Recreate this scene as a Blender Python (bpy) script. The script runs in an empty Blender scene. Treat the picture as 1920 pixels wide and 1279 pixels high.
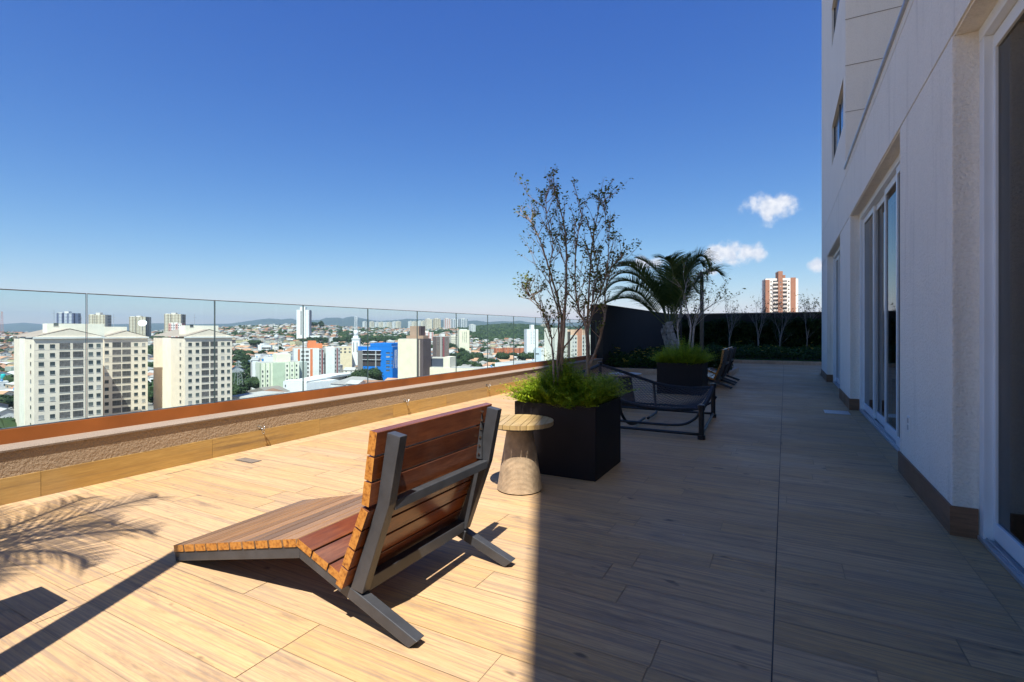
import bpy, math, random
from mathutils import Vector, Matrix, noise
random.seed(7)
S = bpy.context.scene
COL = S.collection
F = 955.0; TH = math.atan(512/955); SN, CS = math.sin(TH), math.cos(TH); EYE = 1.15
# ---- placing helpers: camera-aligned plan coordinates (xc to the right, zc ahead) to world -------
def CW(xc, zc, z=0.0): return Vector((xc*CS - zc*SN, xc*SN + zc*CS, z))
def at(px, py, Z): return CW((px-960)/F*Z, Z, EYE-(py-620)*Z/F)
def zy(py, Z): return EYE-(py-620)*Z/F
def lerp(a, b, t): return a+(b-a)*t
def interp(pts, x):
    if x <= pts[0][0]: return pts[0][1]
    for (a, b), (c, d) in zip(pts, pts[1:]):
        if x <= c: return b+(d-b)*(x-a)/(c-a)
    return pts[-1][1]
def sm(a, b, x):
    t = min(1, max(0, (x-a)/(b-a))); return t*t*(3-2*t)
# ---- materials --------------------------------------------------------------------------------
class NT:
    def __init__(s, name):
        s.m = bpy.data.materials.new(name); s.m.use_nodes = True
        s.t = s.m.node_tree; s.b = s.t.nodes['Principled BSDF']; s.o = s.t.nodes['Material Output']
    def n(s, typ, **kw):
        x = s.t.nodes.new('ShaderNode'+typ)
        for k, v in kw.items():
            if k[0] == '_': x.inputs[k[1:]].default_value = v
            else: setattr(x, k, v)
        return x
    def l(s, a, b): s.t.links.new(a, b)
    def coords(s, scale=(1,1,1)):
        tc = s.n('TexCoord'); mp = s.n('Mapping'); mp.inputs['Scale'].default_value = scale
        s.l(tc.outputs['Object'], mp.inputs['Vector']); return mp.outputs[0]
    def noise(s, vec, scale, detail=4, rough=.55):
        x = s.n('TexNoise'); x.inputs['Scale'].default_value = scale
        x.inputs['Detail'].default_value = detail; x.inputs['Roughness'].default_value = rough
        if vec is not None: s.l(vec, x.inputs['Vector'])
        return x.outputs['Fac']
    def ramp(s, fac, stops):
        r = s.n('ValToRGB'); e = r.color_ramp.elements
        while len(e) < len(stops): e.new(.5)
        for q, (p, c) in zip(e, stops):
            q.position = p; q.color = (c[0], c[1], c[2], 1) if not isinstance(c, (int, float)) else (c, c, c, 1)
        s.l(fac, r.inputs[0]); return r.outputs[0]
    def mix(s, fac, a, b, mode='MIX'):
        x = s.n('MixRGB', blend_type=mode)
        for i, v in ((0, fac), (1, a), (2, b)):
            if hasattr(v, 'is_linked') or hasattr(v, 'links'): s.l(v, x.inputs[i])
            elif isinstance(v, (int, float)): x.inputs[i].default_value = v if i == 0 else (v, v, v, 1)
            else: x.inputs[i].default_value = (*v, 1)
        return x.outputs[0]
    def bump(s, h, strength=.3, dist=.01):
        x = s.n('Bump'); x.inputs['Strength'].default_value = strength; x.inputs['Distance'].default_value = dist
        s.l(h, x.inputs['Height']); s.l(x.outputs[0], s.b.inputs['Normal'])
    def col(s, c):
        if hasattr(c, 'links'): s.l(c, s.b.inputs['Base Color'])
        else: s.b.inputs['Base Color'].default_value = (*c, 1)
    def set(s, rough=.6, metal=0, spec=.5):
        s.b.inputs['Roughness'].default_value = rough; s.b.inputs['Metallic'].default_value = metal
        s.b.inputs['Specular IOR Level'].default_value = spec
def simple(name, c, rough=.6, var=.12, scale=6, metal=0, bump=0, bscale=200, spec=.5, bd=.005):
    t = NT(name); v = t.coords(); f = t.noise(v, scale)
    lo = tuple(x*(1-var) for x in c); hi = tuple(min(1, x*(1+var)) for x in c)
    t.col(t.ramp(f, [(.3, lo), (.7, hi)])); t.set(rough, metal, spec)
    if bump: t.bump(t.noise(v, bscale, 2), bump, bd)
    return t.m
M = {}
def floor_mat(name, light, mid, dark, rough=.5, along=(1.3, 16, 1), spec=.4, streak=0, vr=(.90, 1.06)):
    t = NT(name); at_ = t.n('Attribute', attribute_name='col'); tc = t.n('TexCoord')
    ad = t.n('VectorMath', operation='MULTIPLY_ADD'); t.l(at_.outputs['Color'], ad.inputs[0]); ad.inputs[1].default_value = (17, 9, 5)
    t.l(tc.outputs['Object'], ad.inputs[2])
    def mp(sc):
        m = t.n('Mapping'); m.inputs['Scale'].default_value = sc; t.l(ad.outputs[0], m.inputs['Vector']); return m.outputs[0]
    grain = t.noise(mp(tuple(a*3 for a in along)), 2.2, 6, .7)
    broad = t.noise(mp(tuple(a*.8 for a in along)), 1.0, 3, .6)
    stain = t.noise(mp((along[0]*1.1, along[1]*.42, along[2])), 1.5, 5, .68)
    knot = t.noise(mp((along[0]*2.2, along[1]*.35, along[2])), 2.3, 2, .5)
    base = t.ramp(broad, [(.3, mid), (.62, light)])
    base = t.mix(t.ramp(grain, [(.38, .5), (.6, 0)]), base, tuple(m*.72 for m in mid))
    sep = t.n('SeparateColor'); t.l(at_.outputs['Color'], sep.inputs[0])
    hsv = t.n('HueSaturation'); t.l(base, hsv.inputs['Color'])
    mr = t.n('MapRange'); t.l(sep.outputs[2], mr.inputs[0]); mr.inputs[3].default_value = vr[0]; mr.inputs[4].default_value = vr[1]; t.l(mr.outputs[0], hsv.inputs['Value'])
    mr2 = t.n('MapRange'); t.l(sep.outputs[0], mr2.inputs[0]); mr2.inputs[3].default_value = .92; mr2.inputs[4].default_value = 1.03; t.l(mr2.outputs[0], hsv.inputs['Saturation'])
    c = t.mix(t.ramp(stain, [(.55, 0), (.72, .7)]), hsv.outputs[0], dark)
    c = t.mix(t.ramp(knot, [(.70, 0), (.78, .8)]), c, tuple(d*.6 for d in dark))
    if streak:
        fs_ = t.noise(mp((along[0]*.5, along[1]*3.2, 1)), 1.6, 5, .65); c = t.mix(t.ramp(fs_, [(.46, 0), (.60, streak)]), c, tuple(d*1.5 for d in dark))
        vs_ = t.n('TexVoronoi'); vs_.inputs['Scale'].default_value = 3.1; t.l(t.coords(), vs_.inputs['Vector']); c = t.mix(t.ramp(vs_.outputs['Distance'], [(.010, .8), (.016, 0)]), c, (.55, .53, .5))
    dirt = t.noise(t.coords(), 1.1, 5, .6)
    c = t.mix(t.ramp(dirt, [(.5, 0), (.75, .22)]), c, (.30, .26, .22))
    t.col(c); t.set(rough, 0, spec)
    rr = t.ramp(dirt, [(.35, rough*.8), (.7, min(1, rough*1.25))]); t.l(rr, t.b.inputs['Roughness'])
    t.bump(grain, .25, .002); return t.m
M['plank'] = floor_mat('oak_plank_tile', (.57, .365, .18), (.53, .335, .158), (.17, .125, .095), .55, spec=.10, streak=.62, vr=(.93, 1.05))
M['skirt'] = floor_mat('wood_skirting_tile', (.52, .33, .11), (.44, .26, .08), (.17, .11, .06), .5, (1, 1.3, 16))
M['skirt2'] = floor_mat('brown_skirting_tile', (.25, .125, .065), (.18, .09, .045), (.08, .05, .035), .5, (1.3, 1.3, 14))
M['grout_light'] = simple('tan_grout', (.33, .235, .14), .9)
M['joint'] = simple('joint_sealant', (.09, .075, .065), .9, .4, 3)
M['grout'] = simple('dark_grout', (.06, .05, .045), .9)
M['chair_wood'] = floor_mat('varnished_hardwood', (.20, .058, .016), (.10, .026, .010), (.03, .008, .005), .2, (16, 1.4, 9), vr=(.7, 1.3))
M['slat_wood'] = floor_mat('weathered_hardwood', (.33, .175, .08), (.20, .105, .05), (.08, .06, .05), .40, (16, 1.2, 9), vr=(.66, 1.25))
def endgrain():
    t = NT('slat_end_grain'); v = t.coords((30, 30, 30)); f = t.noise(v, 2, 4)
    t.col(t.ramp(f, [(.3, (.16, .05, .01)), (.5, (.42, .17, .03)), (.7, (.50, .23, .05))])); t.set(.4); return t.m
M['end'] = endgrain()
M['teak'] = floor_mat('teak_table_slats', (.50, .35, .155), (.42, .275, .11), (.25, .15, .07), .45, (16, 1.3, 1))
M['frame'] = simple('charcoal_painted_steel', (.042, .044, .050), .42, .2, 12, 0, .08, 90)
def stucco(name, c, sc=170, st=.6, var=.07, streak=0):
    t = NT(name); v = t.coords(); f = t.noise(v, 1.2, 6, .65); fine = t.noise(v, 85, 3, .7)
    lo = tuple(x*(1-var) for x in c); col = t.ramp(f, [(.3, lo), (.7, c)])
    col = t.mix(t.ramp(fine, [(.36, .32), (.52, 0)]), col, tuple(x*.72 for x in c))  # fine dark speckle painted in to stand for shading of the rough relief
    if streak:
        sv = t.noise(t.coords((7, 7, .5)), 1.5, 4, .6)
        col = t.mix(t.ramp(sv, [(.55, 0), (.8, streak)]), col, tuple(x*.55 for x in c))
    t.col(col); t.set(.9, 0, .25)
    vo = t.n('TexVoronoi', feature='SMOOTH_F1'); vo.inputs['Scale'].default_value = sc*.45; t.l(v, vo.inputs['Vector'])
    n2 = t.noise(v, sc, 3, .6); h = t.mix(.5, vo.outputs['Distance'], n2); t.bump(h, st, .014); return t.m
M['white_stucco'] = stucco('rough_white_stucco', (.92, .865, .775), 150, 1.0, .06, .4)
M['pale_panel'] = stucco('fine_white_render', (.90, .845, .76), 320, .5, .05, .15)
M['brown_stucco'] = stucco('brown_roughcast', (.38, .275, .18), 120, 1.0, .18, .3)
M['cap'] = stucco('stone_cap', (.34, .27, .215), 260, .6, .25, .3)
M['black_wall'] = stucco('near_black_render', (.034, .029, .027), 140, .5, .2, .4)
M['bronze'] = simple('bronze_painted_metal', (.32, .095, .018), .45, .2, 2.2)
M['planter'] = simple('dark_brown_fibre', (.013, .010, .011), .65, .12, 5, 0, .1, 60, .22)
M['soil'] = simple('potting_soil', (.03, .02, .013), .95, .3, 30, 0, .8, 60)
M['white_alu'] = simple('white_aluminium', (.74, .77, .80), .38, .03, 3)
M['grey_alu'] = simple('anodised_aluminium', (.45, .47, .50), .35, .08, 8, .6)
M['steel'] = simple('stainless_steel', (.55, .56, .57), .25, .08, 20, 1)
M['plastic'] = simple('white_plastic', (.78, .78, .77), .35, .02, 5)
M['dark'] = simple('dark_gap', (.02, .02, .022), .8)
M['black_rope'] = simple('black_wound_rope', (.022, .026, .036), .6, .3, 40, 0, .6, 300)
M['black_tube'] = simple('black_tube', (.012, .013, .016), .35, .2, 20)
M['stone_edge'] = floor_mat('garden_edge_stone', (.52, .38, .27), (.42, .28, .18), (.30, .22, .17), .7, (3, 3, 3))
M['bark'] = simple('pale_brown_bark', (.26, .19, .145), .85, .35, 30, 0, .6, 90)
M['bark_grey'] = simple('grey_bark', (.36, .32, .30), .85, .3, 25, 0, .6, 80)
M['sapling'] = simple('grey_sapling_bark', (.21, .19, .175), .85, .3, 25)
M['palm_rib'] = simple('green_palm_rib', (.10, .12, .05), .6, .2, 10)
M['palm_trunk'] = simple('grey_palm_fibre', (.33, .31, .30), .9, .45, 14, 0, 1, 40, bd=.02)
def leaf(name, a, b, sc=8, rough=.55, tr=.35):
    t = NT(name); f = t.noise(t.coords(), sc, 3); att = t.n('Attribute', attribute_name='col')
    sep = t.n('SeparateColor'); t.l(att.outputs['Color'], sep.inputs[0])
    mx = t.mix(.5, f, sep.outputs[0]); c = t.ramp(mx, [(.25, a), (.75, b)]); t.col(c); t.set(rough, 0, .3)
    tb = t.n('BsdfTranslucent'); t.l(c, tb.inputs[0]); ms = t.n('MixShader'); ms.inputs[0].default_value = tr
    t.l(t.b.outputs[0], ms.inputs[1]); t.l(tb.outputs[0], ms.inputs[2]); t.l(ms.outputs[0], t.o.inputs[0]); return t.m
M['fern'] = leaf('feathery_fern_green', (.13, .23, .008), (.46, .56, .03))
M['tree_leaf'] = leaf('olive_leaf', (.05, .08, .012), (.13, .155, .025))
M['palm_leaf'] = leaf('palm_leaf_green', (.035, .07, .015), (.09, .13, .03))
M['hedge'] = leaf('dark_hedge_green', (.012, .03, .008), (.04, .075, .015))
M['cover'] = leaf('ground_cover_green', (.015, .04, .008), (.05, .10, .015))
M['lawn'] = leaf('lawn_green', (.03, .08, .012), (.07, .14, .02))
M['flower'] = simple('yellow_petals', (.75, .50, .04), .6)
M['city_leaf'] = leaf('city_tree_green', (.018, .040, .014), (.055, .09, .026), .4, .7, .2)
def glass(name, tint, refl=.08):
    t = NT(name); t.t.nodes.remove(t.b)
    tr = t.n('BsdfTransparent'); tr.inputs[0].default_value = (*tint, 1)
    gl = t.n('BsdfGlossy'); gl.inputs['Roughness'].default_value = .01; gl.inputs[0].default_value = (1, 1, 1, 1)
    fr = t.n('Fresnel'); fr.inputs[0].default_value = 1.5
    ma = t.n('Math', operation='MULTIPLY'); t.l(fr.outputs[0], ma.inputs[0]); ma.inputs[1].default_value = refl
    ms = t.n('MixShader'); t.l(ma.outputs[0], ms.inputs[0]); t.l(tr.outputs[0], ms.inputs[1]); t.l(gl.outputs[0], ms.inputs[2])
    t.l(ms.outputs[0], t.o.inputs[0]); return t.m
M['rail_glass'] = glass('green_tinted_rail_glass', (.78, .925, .94), .55)
M['door_glass'] = glass('grey_door_glass', (.20, .22, .24), .8)
M['refraction_line'] = simple('brownish_refraction_line', (.10, .075, .06), .4)
M['glass_edge'] = simple('polished_glass_edge', (.10, .14, .13), .3)
M['pane_dark'] = simple('dark_window_pane', (.05, .065, .07), .12, .5, .6)
def vcol(name, rough=.8, var=.12):
    t = NT(name); a = t.n('Attribute', attribute_name='col'); f = t.noise(t.coords(), .6, 4)
    c = t.mix(1, a.outputs['Color'], t.ramp(f, [(.3, 1-var*1.6), (.7, 1)]), 'MULTIPLY'); t.col(c); t.set(rough, 0, .2); return t.m
M['house'] = vcol('painted_house_surfaces')
_wall = {}
def wallmat(c, nm='painted_render'):
    k = tuple(round(x, 3) for x in c)
    if k not in _wall: _wall[k] = simple(nm, c, .85, .07, .35, 0, 0, 1, .2)
    return _wall[k]
def facade(name, c, w=(.05, .06, .07), fx=3.0, fz=2.8, wx=.45, wz=.42, stripe=None):
    """painted wall with rows of small windows (far towers only)"""
    t = NT(name); tc = t.n('TexCoord'); sp = t.n('SeparateXYZ'); t.l(tc.outputs['Object'], sp.inputs[0])
    def m(op, a, b=None):
        x = t.n('Math', operation=op)
        for i, v in ((0, a), (1, b)):
            if v is None: continue
            if isinstance(v, (int, float)): x.inputs[i].default_value = v
            else: t.l(v, x.inputs[i])
        return x.outputs[0]
    hx = m('FRACT', m('DIVIDE', m('ADD', sp.outputs[0], sp.outputs[1]), fx)); hz = m('FRACT', m('DIVIDE', sp.outputs[2], fz))
    a = m('MULTIPLY', m('LESS_THAN', m('ABSOLUTE', m('SUBTRACT', hx, .5)), wx/2), m('LESS_THAN', m('ABSOLUTE', m('SUBTRACT', hz, .5)), wz/2))
    ge = t.n('NewGeometry'); sn = t.n('SeparateXYZ'); t.l(ge.outputs['Normal'], sn.inputs[0])
    a = m('MULTIPLY', a, m('LESS_THAN', m('ABSOLUTE', sn.outputs[2]), .5))
    base = c
    if stripe:
        h2 = m('FRACT', m('DIVIDE', m('ADD', sp.outputs[0], sp.outputs[1]), stripe[0]))
        base = t.mix(m('LESS_THAN', h2, stripe[1]), c, stripe[2])
    t.col(t.mix(a, base, w)); t.set(.8, 0, .2); return t.m
# ---- mesh builder -----------------------------------------------------------------------------
class MB:
    def __init__(s): s.v = []; s.f = []; s.mi = []; s.c = []; s.m = 0; s.k = None
    def face(s, pts, k=None):
        i = len(s.v); s.v.extend([tuple(p) for p in pts]); s.f.append(tuple(range(i, i+len(pts)))); s.mi.append(s.m); s.c.append(k or s.k)
    def idx(s, vs, fs, k=None):
        i = len(s.v); s.v.extend([tuple(p) for p in vs])
        for f in fs: s.f.append(tuple(q+i for q in f)); s.mi.append(s.m); s.c.append(k or s.k)
    def ob(s, c, ax, ay, az):          # box from centre and three half-axis vectors
        c = Vector(c); ax, ay, az = Vector(ax), Vector(ay), Vector(az)
        vs = [c+ax*i+ay*j+az*k for k in (-1, 1) for j in (-1, 1) for i in (-1, 1)]
        s.idx(vs, [(0, 2, 3, 1), (4, 5, 7, 6), (0, 1, 5, 4), (2, 6, 7, 3), (0, 4, 6, 2), (1, 3, 7, 5)])
    def box(s, x0, x1, y0, y1, z0, z1):
        s.ob(((x0+x1)/2, (y0+y1)/2, (z0+z1)/2), ((x1-x0)/2, 0, 0), (0, (y1-y0)/2, 0), (0, 0, (z1-z0)/2))
    def beam(s, p, q, w, h, side=(0, 1, 0)):
        p, q = Vector(p), Vector(q); d = (q-p)/2; sd = Vector(side).normalized(); up = d.normalized().cross(sd)
        s.ob((p+q)/2, d, sd*w/2, up*h/2)
    def prism(s, prof, y0, y1):         # profile in x,z extruded along y
        n = len(prof); vs = [(x, y0, z) for x, z in prof]+[(x, y1, z) for x, z in prof]
        s.idx(vs, [tuple(range(n)), tuple(range(2*n-1, n-1, -1))]+[(i, i+n, (i+1) % n+n, (i+1) % n) for i in range(n)])
    def tube(s, pts, r, n=8, cap=True):
        pts = [Vector(p) for p in pts]; m = len(pts); rr = r if hasattr(r, '__len__') else [r]*m
        vs = []; prev = None
        for i, p in enumerate(pts):
            d = (pts[min(i+1, m-1)]-pts[max(i-1, 0)]).normalized()
            if prev is None: a = d.cross(Vector((0, 0, 1)) if abs(d.z) < .9 else Vector((1, 0, 0))).normalized()
            else: a = (prev-d*prev.dot(d)).normalized()
            prev = a; b = d.cross(a)
            for k in range(n):
                t = 2*math.pi*k/n; vs.append(p+(a*math.cos(t)+b*math.sin(t))*rr[i])
        fs = [(i*n+k, i*n+(k+1) % n, (i+1)*n+(k+1) % n, (i+1)*n+k) for i in range(m-1) for k in range(n)]
        if cap: fs += [tuple(range(n-1, -1, -1)), tuple((m-1)*n+k for k in range(n))]
        s.idx(vs, fs)
    def lathe(s, prof, n=32, c=(0, 0), a0=0):
        vs = [(c[0]+r*math.cos(2*math.pi*k/n), c[1]+r*math.sin(2*math.pi*k/n), z) for r, z in prof for k in range(n)]
        m = len(prof)
        s.idx(vs, [(i*n+k, i*n+(k+1) % n, (i+1)*n+(k+1) % n, (i+1)*n+k) for i in range(m-1) for k in range(n)]+[tuple(range(n-1, -1, -1)), tuple((m-1)*n+k for k in range(n))])
    def build(s, name, mats, parent=None, smooth=False, bevel=0):
        me = bpy.data.meshes.new(name); me.from_pydata(s.v, [], s.f)
        for m_ in (mats if isinstance(mats, (list, tuple)) else [mats]): me.materials.append(m_)
        if any(s.mi): me.polygons.foreach_set('material_index', s.mi)
        if any(k is not None for k in s.c):
            at_ = me.color_attributes.new('col', 'FLOAT_COLOR', 'CORNER'); data = []
            for p, k in zip(s.f, s.c):
                k = k or (.5, .5, .5); data.extend((k[0], k[1], k[2], 1.0)*len(p))
            at_.data.foreach_set('color', data)
        if smooth: me.polygons.foreach_set('use_smooth', [True]*len(s.f))
        me.update()
        o = bpy.data.objects.new(name, me); COL.objects.link(o)
        if parent: o.parent = parent
        if bevel:
            b = o.modifiers.new('bevel', 'BEVEL'); b.width = bevel; b.segments = 2; b.limit_method = 'ANGLE'; b.harden_normals = False
        return o
def tag(o, label=None, cat=None, group=None, kind=None):
    if label: o['label'] = label
    if cat: o['category'] = cat
    if group: o['group'] = group
    if kind: o['kind'] = kind
    return o
def empty(name, loc, label, cat, group=None, rz=0):
    o = bpy.data.objects.new(name, None); COL.objects.link(o); o.location = loc; o.rotation_euler[2] = rz; o.empty_display_size = .2
    return tag(o, label, cat, group)
def copy_tree(o, parent=None):
    c = o.copy(); COL.objects.link(c); c.parent = parent
    for ch in list(o.children): copy_tree(ch, c)
    return c
def rc(): return (random.random(), random.random(), random.random())
def U(a, b): return random.uniform(a, b)
# ============================ camera, sky, sun ============================
cam = bpy.data.cameras.new('camera'); co = bpy.data.objects.new('camera', cam); COL.objects.link(co)
co.location = (0, 0, EYE); co.rotation_euler = (math.pi/2, 0, TH); cam.sensor_width = 36; cam.lens = F/1920*36
cam.shift_y = -19.5/1920; cam.clip_start = .05; cam.clip_end = 40000; S.camera = co
SUN_EL = math.radians(60); ld = CW(.0597, 1).normalized()         # horizontal direction the light travels
sd = Vector((-ld.x*math.cos(SUN_EL), -ld.y*math.cos(SUN_EL), math.sin(SUN_EL)))   # towards the sun
sl = bpy.data.lights.new('sun', 'SUN'); sl.energy = 5.0; sl.angle = math.radians(.53); sl.color = (1, .955, .87)
so = bpy.data.objects.new('sun', sl); COL.objects.link(so); so.rotation_euler = sd.to_track_quat('Z', 'Y').to_euler(); so.location = (0, 0, 60)
W = bpy.data.worlds.new('World'); S.world = W; W.use_nodes = True; wt = W.node_tree
bg = wt.nodes['Background']; sky = wt.nodes.new('ShaderNodeTexSky'); sky.sky_type = 'NISHITA'; sky.sun_disc = False
sky.sun_elevation = SUN_EL; sky.sun_rotation = math.atan2(sd.x, sd.y); sky.altitude = 750; sky.air_density = 1.0; sky.dust_density = .35; sky.ozone_density = 3.2
bg.inputs['Strength'].default_value = .10
def wn(t, **kw):
    x = wt.nodes.new('ShaderNode'+t)
    for k, v in kw.items(): setattr(x, k, v)
    return x
def wm(op, a, b=None, c=None):
    x = wn('Math', operation=op)
    for i, v in enumerate((a, b, c)):
        if v is None: continue
        if isinstance(v, (int, float)): x.inputs[i].default_value = v
        else: wt.links.new(v, x.inputs[i])
    return x.outputs[0]
# deep polluted-free blue: per channel response of the clear highland sky
sp_ = wn('SeparateColor'); wt.links.new(sky.outputs[0], sp_.inputs[0]); cb_ = wn('CombineColor')
for i_, (g_, k_) in enumerate(((1.8, 1.25), (1.28, .79), (.64, .61))): wt.links.new(wm('MULTIPLY', wm('POWER', wm('MULTIPLY', sp_.outputs[i_], .1), g_), k_*10), cb_.inputs[i_])
SKYC = cb_.outputs[0]
tc = wn('TexCoord'); DIR = tc.outputs['Generated']
def wdot(v):
    x = wn('VectorMath', operation='DOT_PRODUCT'); wt.links.new(DIR, x.inputs[0]); x.inputs[1].default_value = v; return x.outputs['Value']
n1 = wn('TexNoise'); n1.inputs['Scale'].default_value = 34; n1.inputs['Detail'].default_value = 7; n1.inputs['Roughness'].default_value = .62; wt.links.new(DIR, n1.inputs['Vector'])
n2 = wn('TexNoise'); n2.inputs['Scale'].default_value = 90; n2.inputs['Detail'].default_value = 5; wt.links.new(DIR, n2.inputs['Vector'])
tot = None; shade = None
for px, py, wx, wy, k in ((1446, 390, 44, 27, 1), (1430, 402, 30, 16, .8), (1352, 474, 42, 20, 1), (1408, 476, 34, 19, 1), (1372, 492, 52, 12, .7), (1500, 485, 20, 10, .62), (1534, 497, 20, 12, 1), (1215, 494, 46, 14, .9), (1330, 512, 34, 13, .75), (45, 597, 60, 6, .45), (205, 565, 40, 5, .42)):
    d = (at(px, py, 1000)-Vector((0, 0, EYE))).normalized(); h = Vector((d.y, -d.x, 0)).normalized(); up = h.cross(d)
    ax, ay = wx/F, wy/F
    u = wm('DIVIDE', wm('SUBTRACT', wdot(h), 0), ax); v = wm('DIVIDE', wdot(up), ay)
    e = wm('SUBTRACT', 1, wm('SQRT', wm('ADD', wm('MULTIPLY', u, u), wm('MULTIPLY', v, v))))
    front = wm('GREATER_THAN', wdot(d), .9); e = wm('ADD', wm('MULTIPLY', e, k), k-1)
    e = wm('SUBTRACT', wm('MULTIPLY', wm('ADD', e, 3), front), 3)
    tot = e if tot is None else wm('MAXIMUM', tot, e)
dens = wm('ADD', tot, wm('MULTIPLY', wm('SUBTRACT', n1.outputs['Fac'], .53), 2.1))
mr = wn('MapRange', interpolation_type='SMOOTHSTEP'); wt.links.new(dens, mr.inputs[0]); mr.inputs[1].default_value = -.08; mr.inputs[2].default_value = .62; mr.inputs[3].default_value = 0; mr.inputs[4].default_value = .93
cr = wn('ValToRGB'); cr.color_ramp.elements[0].color = (4.0, 4.3, 4.9, 1); cr.color_ramp.elements[1].color = (5.5, 5.5, 5.6, 1); cr.color_ramp.elements[0].position = .35; cr.color_ramp.elements[1].position = .62
wt.links.new(n2.outputs['Fac'], cr.inputs[0])
mx = wn('MixRGB'); wt.links.new(mr.outputs[0], mx.inputs[0]); wt.links.new(SKYC, mx.inputs[1]); wt.links.new(cr.outputs[0], mx.inputs[2]); wt.links.new(mx.outputs[0], bg.inputs[0])
S.view_settings.view_transform = 'Standard'; S.view_settings.look = 'None'; S.view_settings.exposure = 0.9; S.view_settings.gamma = 1
S.cycles.max_bounces = 8; S.cycles.transparent_max_bounces = 24; S.cycles.diffuse_bounces = 6; S.cycles.caustics_reflective = False; S.cycles.sample_clamp_indirect = 6
try: S.cycles.use_denoising = True
except Exception: pass

# ============================ terrace floor ============================
XP, XW = -4.545, .829        # parapet face, building face
g = MB(); g.box(-4.9, 8, -9, 24.3, -.35, -.003); tag(g.build('terrace_slab', M['grout_light']), 'dark grout bed under the wood look tiles', kind='structure')
mj = MB(); mj.box(-.0412, -.0368, -9, 24.3, -.004, -.001); tag(mj.build('floor_joint', M['joint']), 'dark expansion joint running along the terrace floor', kind='structure')
mb = MB(); gap = .0011
def row(x0, x1, y0, y1, first):
    x = x0-first
    while x < x1:
        a, b = max(x, x0), min(x+1.198, x1)
        if b-a > .02: mb.face([(a+gap, y0+gap, 0), (b-gap, y0+gap, 0), (b-gap, y1-gap, 0), (a+gap, y1-gap, 0)], rc())
        x += 1.2
W_ = .1752; y = -9+.066
while y < 24.2:
    y1 = y+W_
    row(XP+.178, -.0405, y, y1, U(0, 1.2))
    xe = XW-.03 if y < 15.2 else 8
    row(-.0375, xe, y, y1, U(0, 1.2))
    y = y1
y = -9
while y < 24.2:                                        # border course along the parapet
    mb.face([(XP, y, 0), (XP+.175, y, 0), (XP+.175, y+1.197, 0), (XP, y+1.197, 0)], (random.random(), random.random(), .92)); y += 1.2
y = -2.0
while y < 15.2:                                        # threshold course along the doors
    mb.face([(XW-.027, y, 0), (.944, y, 0), (.944, y+1.197, 0), (XW-.027, y+1.197, 0)], (random.random(), random.random(), .3)); y += 1.2
fl = mb.build('terrace_floor', M['plank']); tag(fl, 'wood look plank tiles of the roof terrace', kind='structure')

# ============================ parapet and glass railing ============================
YE = 13.9
pr = empty('parapet', (XP, 2, 0), 'low brown roughcast parapet wall carrying the glass railing', 'parapet wall')
def L(o, root):        # geometry built in world coordinates, parented keeping its place
    o.parent = root; o.matrix_parent_inverse = Matrix.Translation(-Vector(root.location)); return o
m = MB(); m.box(-4.86, XP-.012, -9, YE, -.2, .345); L(m.build('wall', M['brown_stucco']), pr)
m = MB()
prof = [(-4.87, .345), (XP+.004, .345), (XP+.006, .358), (XP-.006, .366), (-4.87, .372)]; m.prism(prof, -9, YE); L(m.build('cap', M['cap']), pr)
y = 1.57-1.2*9
while y < YE:
    b = MB(); b.k = rc(); b.box(XP-.011, XP, y, min(y+1.197, YE), .001, .173); L(b.build('skirting_board', M['skirt']), pr); y += 1.2
gr = empty('glass_railing', (-4.74, 2, .37), 'frameless green tinted glass railing set in a bronze channel', 'railing')
m = MB(); m.box(-4.775, -4.722, -9, YE, .369, .468); L(m.build('bronze_channel', M['bronze']), gr)
m = MB(); m.box(-4.768, -4.752, -9, YE, .468, .474); L(m.build('channel_gasket', M['grey_alu']), gr)
for i in range(-11, 12):
    y0, y1 = 1.908+i+.004, 1.908+i+.996
    if y1 > YE: y1 = YE-.002
    x0, x1, z0, z1 = -4.746, -4.734, .45, 1.431
    m = MB(); v = [(x0, y0, z0), (x1, y0, z0), (x1, y1, z0), (x0, y1, z0), (x0, y0, z1), (x1, y0, z1), (x1, y1, z1), (x0, y1, z1)]
    m.idx(v, [(1, 2, 6, 5)]); m.m = 1; m.idx(v, [(0, 1, 5, 4), (2, 3, 7, 6), (4, 5, 6, 7)])
    pn = L(m.build('glass_pane', [M['rail_glass'], M['glass_edge']]), gr)
    m = MB(); m.box(x0-.0005, x1+.0005, y0, y1, z1, z1+.006); m.build('refraction_strip', M['refraction_line'], pn)  # added strip standing in for the dark refraction line along the pane top
for (yy, where) in ((3.241, 'nearest of the three on the sunlit parapet'), (5.408, 'middle of the three on the sunlit parapet'), (7.567, 'farthest of the three, close to the big planter')):
    r = empty('eye_bolt', (XP-.012, yy, .205), 'galvanised eye bolt, '+where, 'eye bolt', 'eye bolts on the parapet')
    m = MB(); m.tube([(0, 0, 0), (.006, 0, 0)], .02, 12); m.build('plate', M['steel'], r)
    m = MB(); m.tube([(.005, 0, 0), (.045, 0, -.004)], .005, 8); m.build('shank', M['steel'], r)
    m = MB(); m.tube([(.058+.018*math.cos(t), 0.004*math.sin(t), -.006+.018*math.sin(t)) for t in [i*math.pi/8 for i in range(17)]], .005, 8); m.build('eye', M['steel'], r, True)
    m = MB(); m.tube([(.055, 0, -.02), (.06, .012, -.04), (.057, .016, -.058), (.05, .006, -.066), (.048, -.008, -.05), (.053, -.004, -.03), (.055, 0, -.02)], .004, 8); m.build('hook', M['steel'], r, True)
dr = empty('floor_drain', (-4.19, 2.87, 0), 'small dark slotted drain grate set in the floor near the parapet', 'drain')
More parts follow.
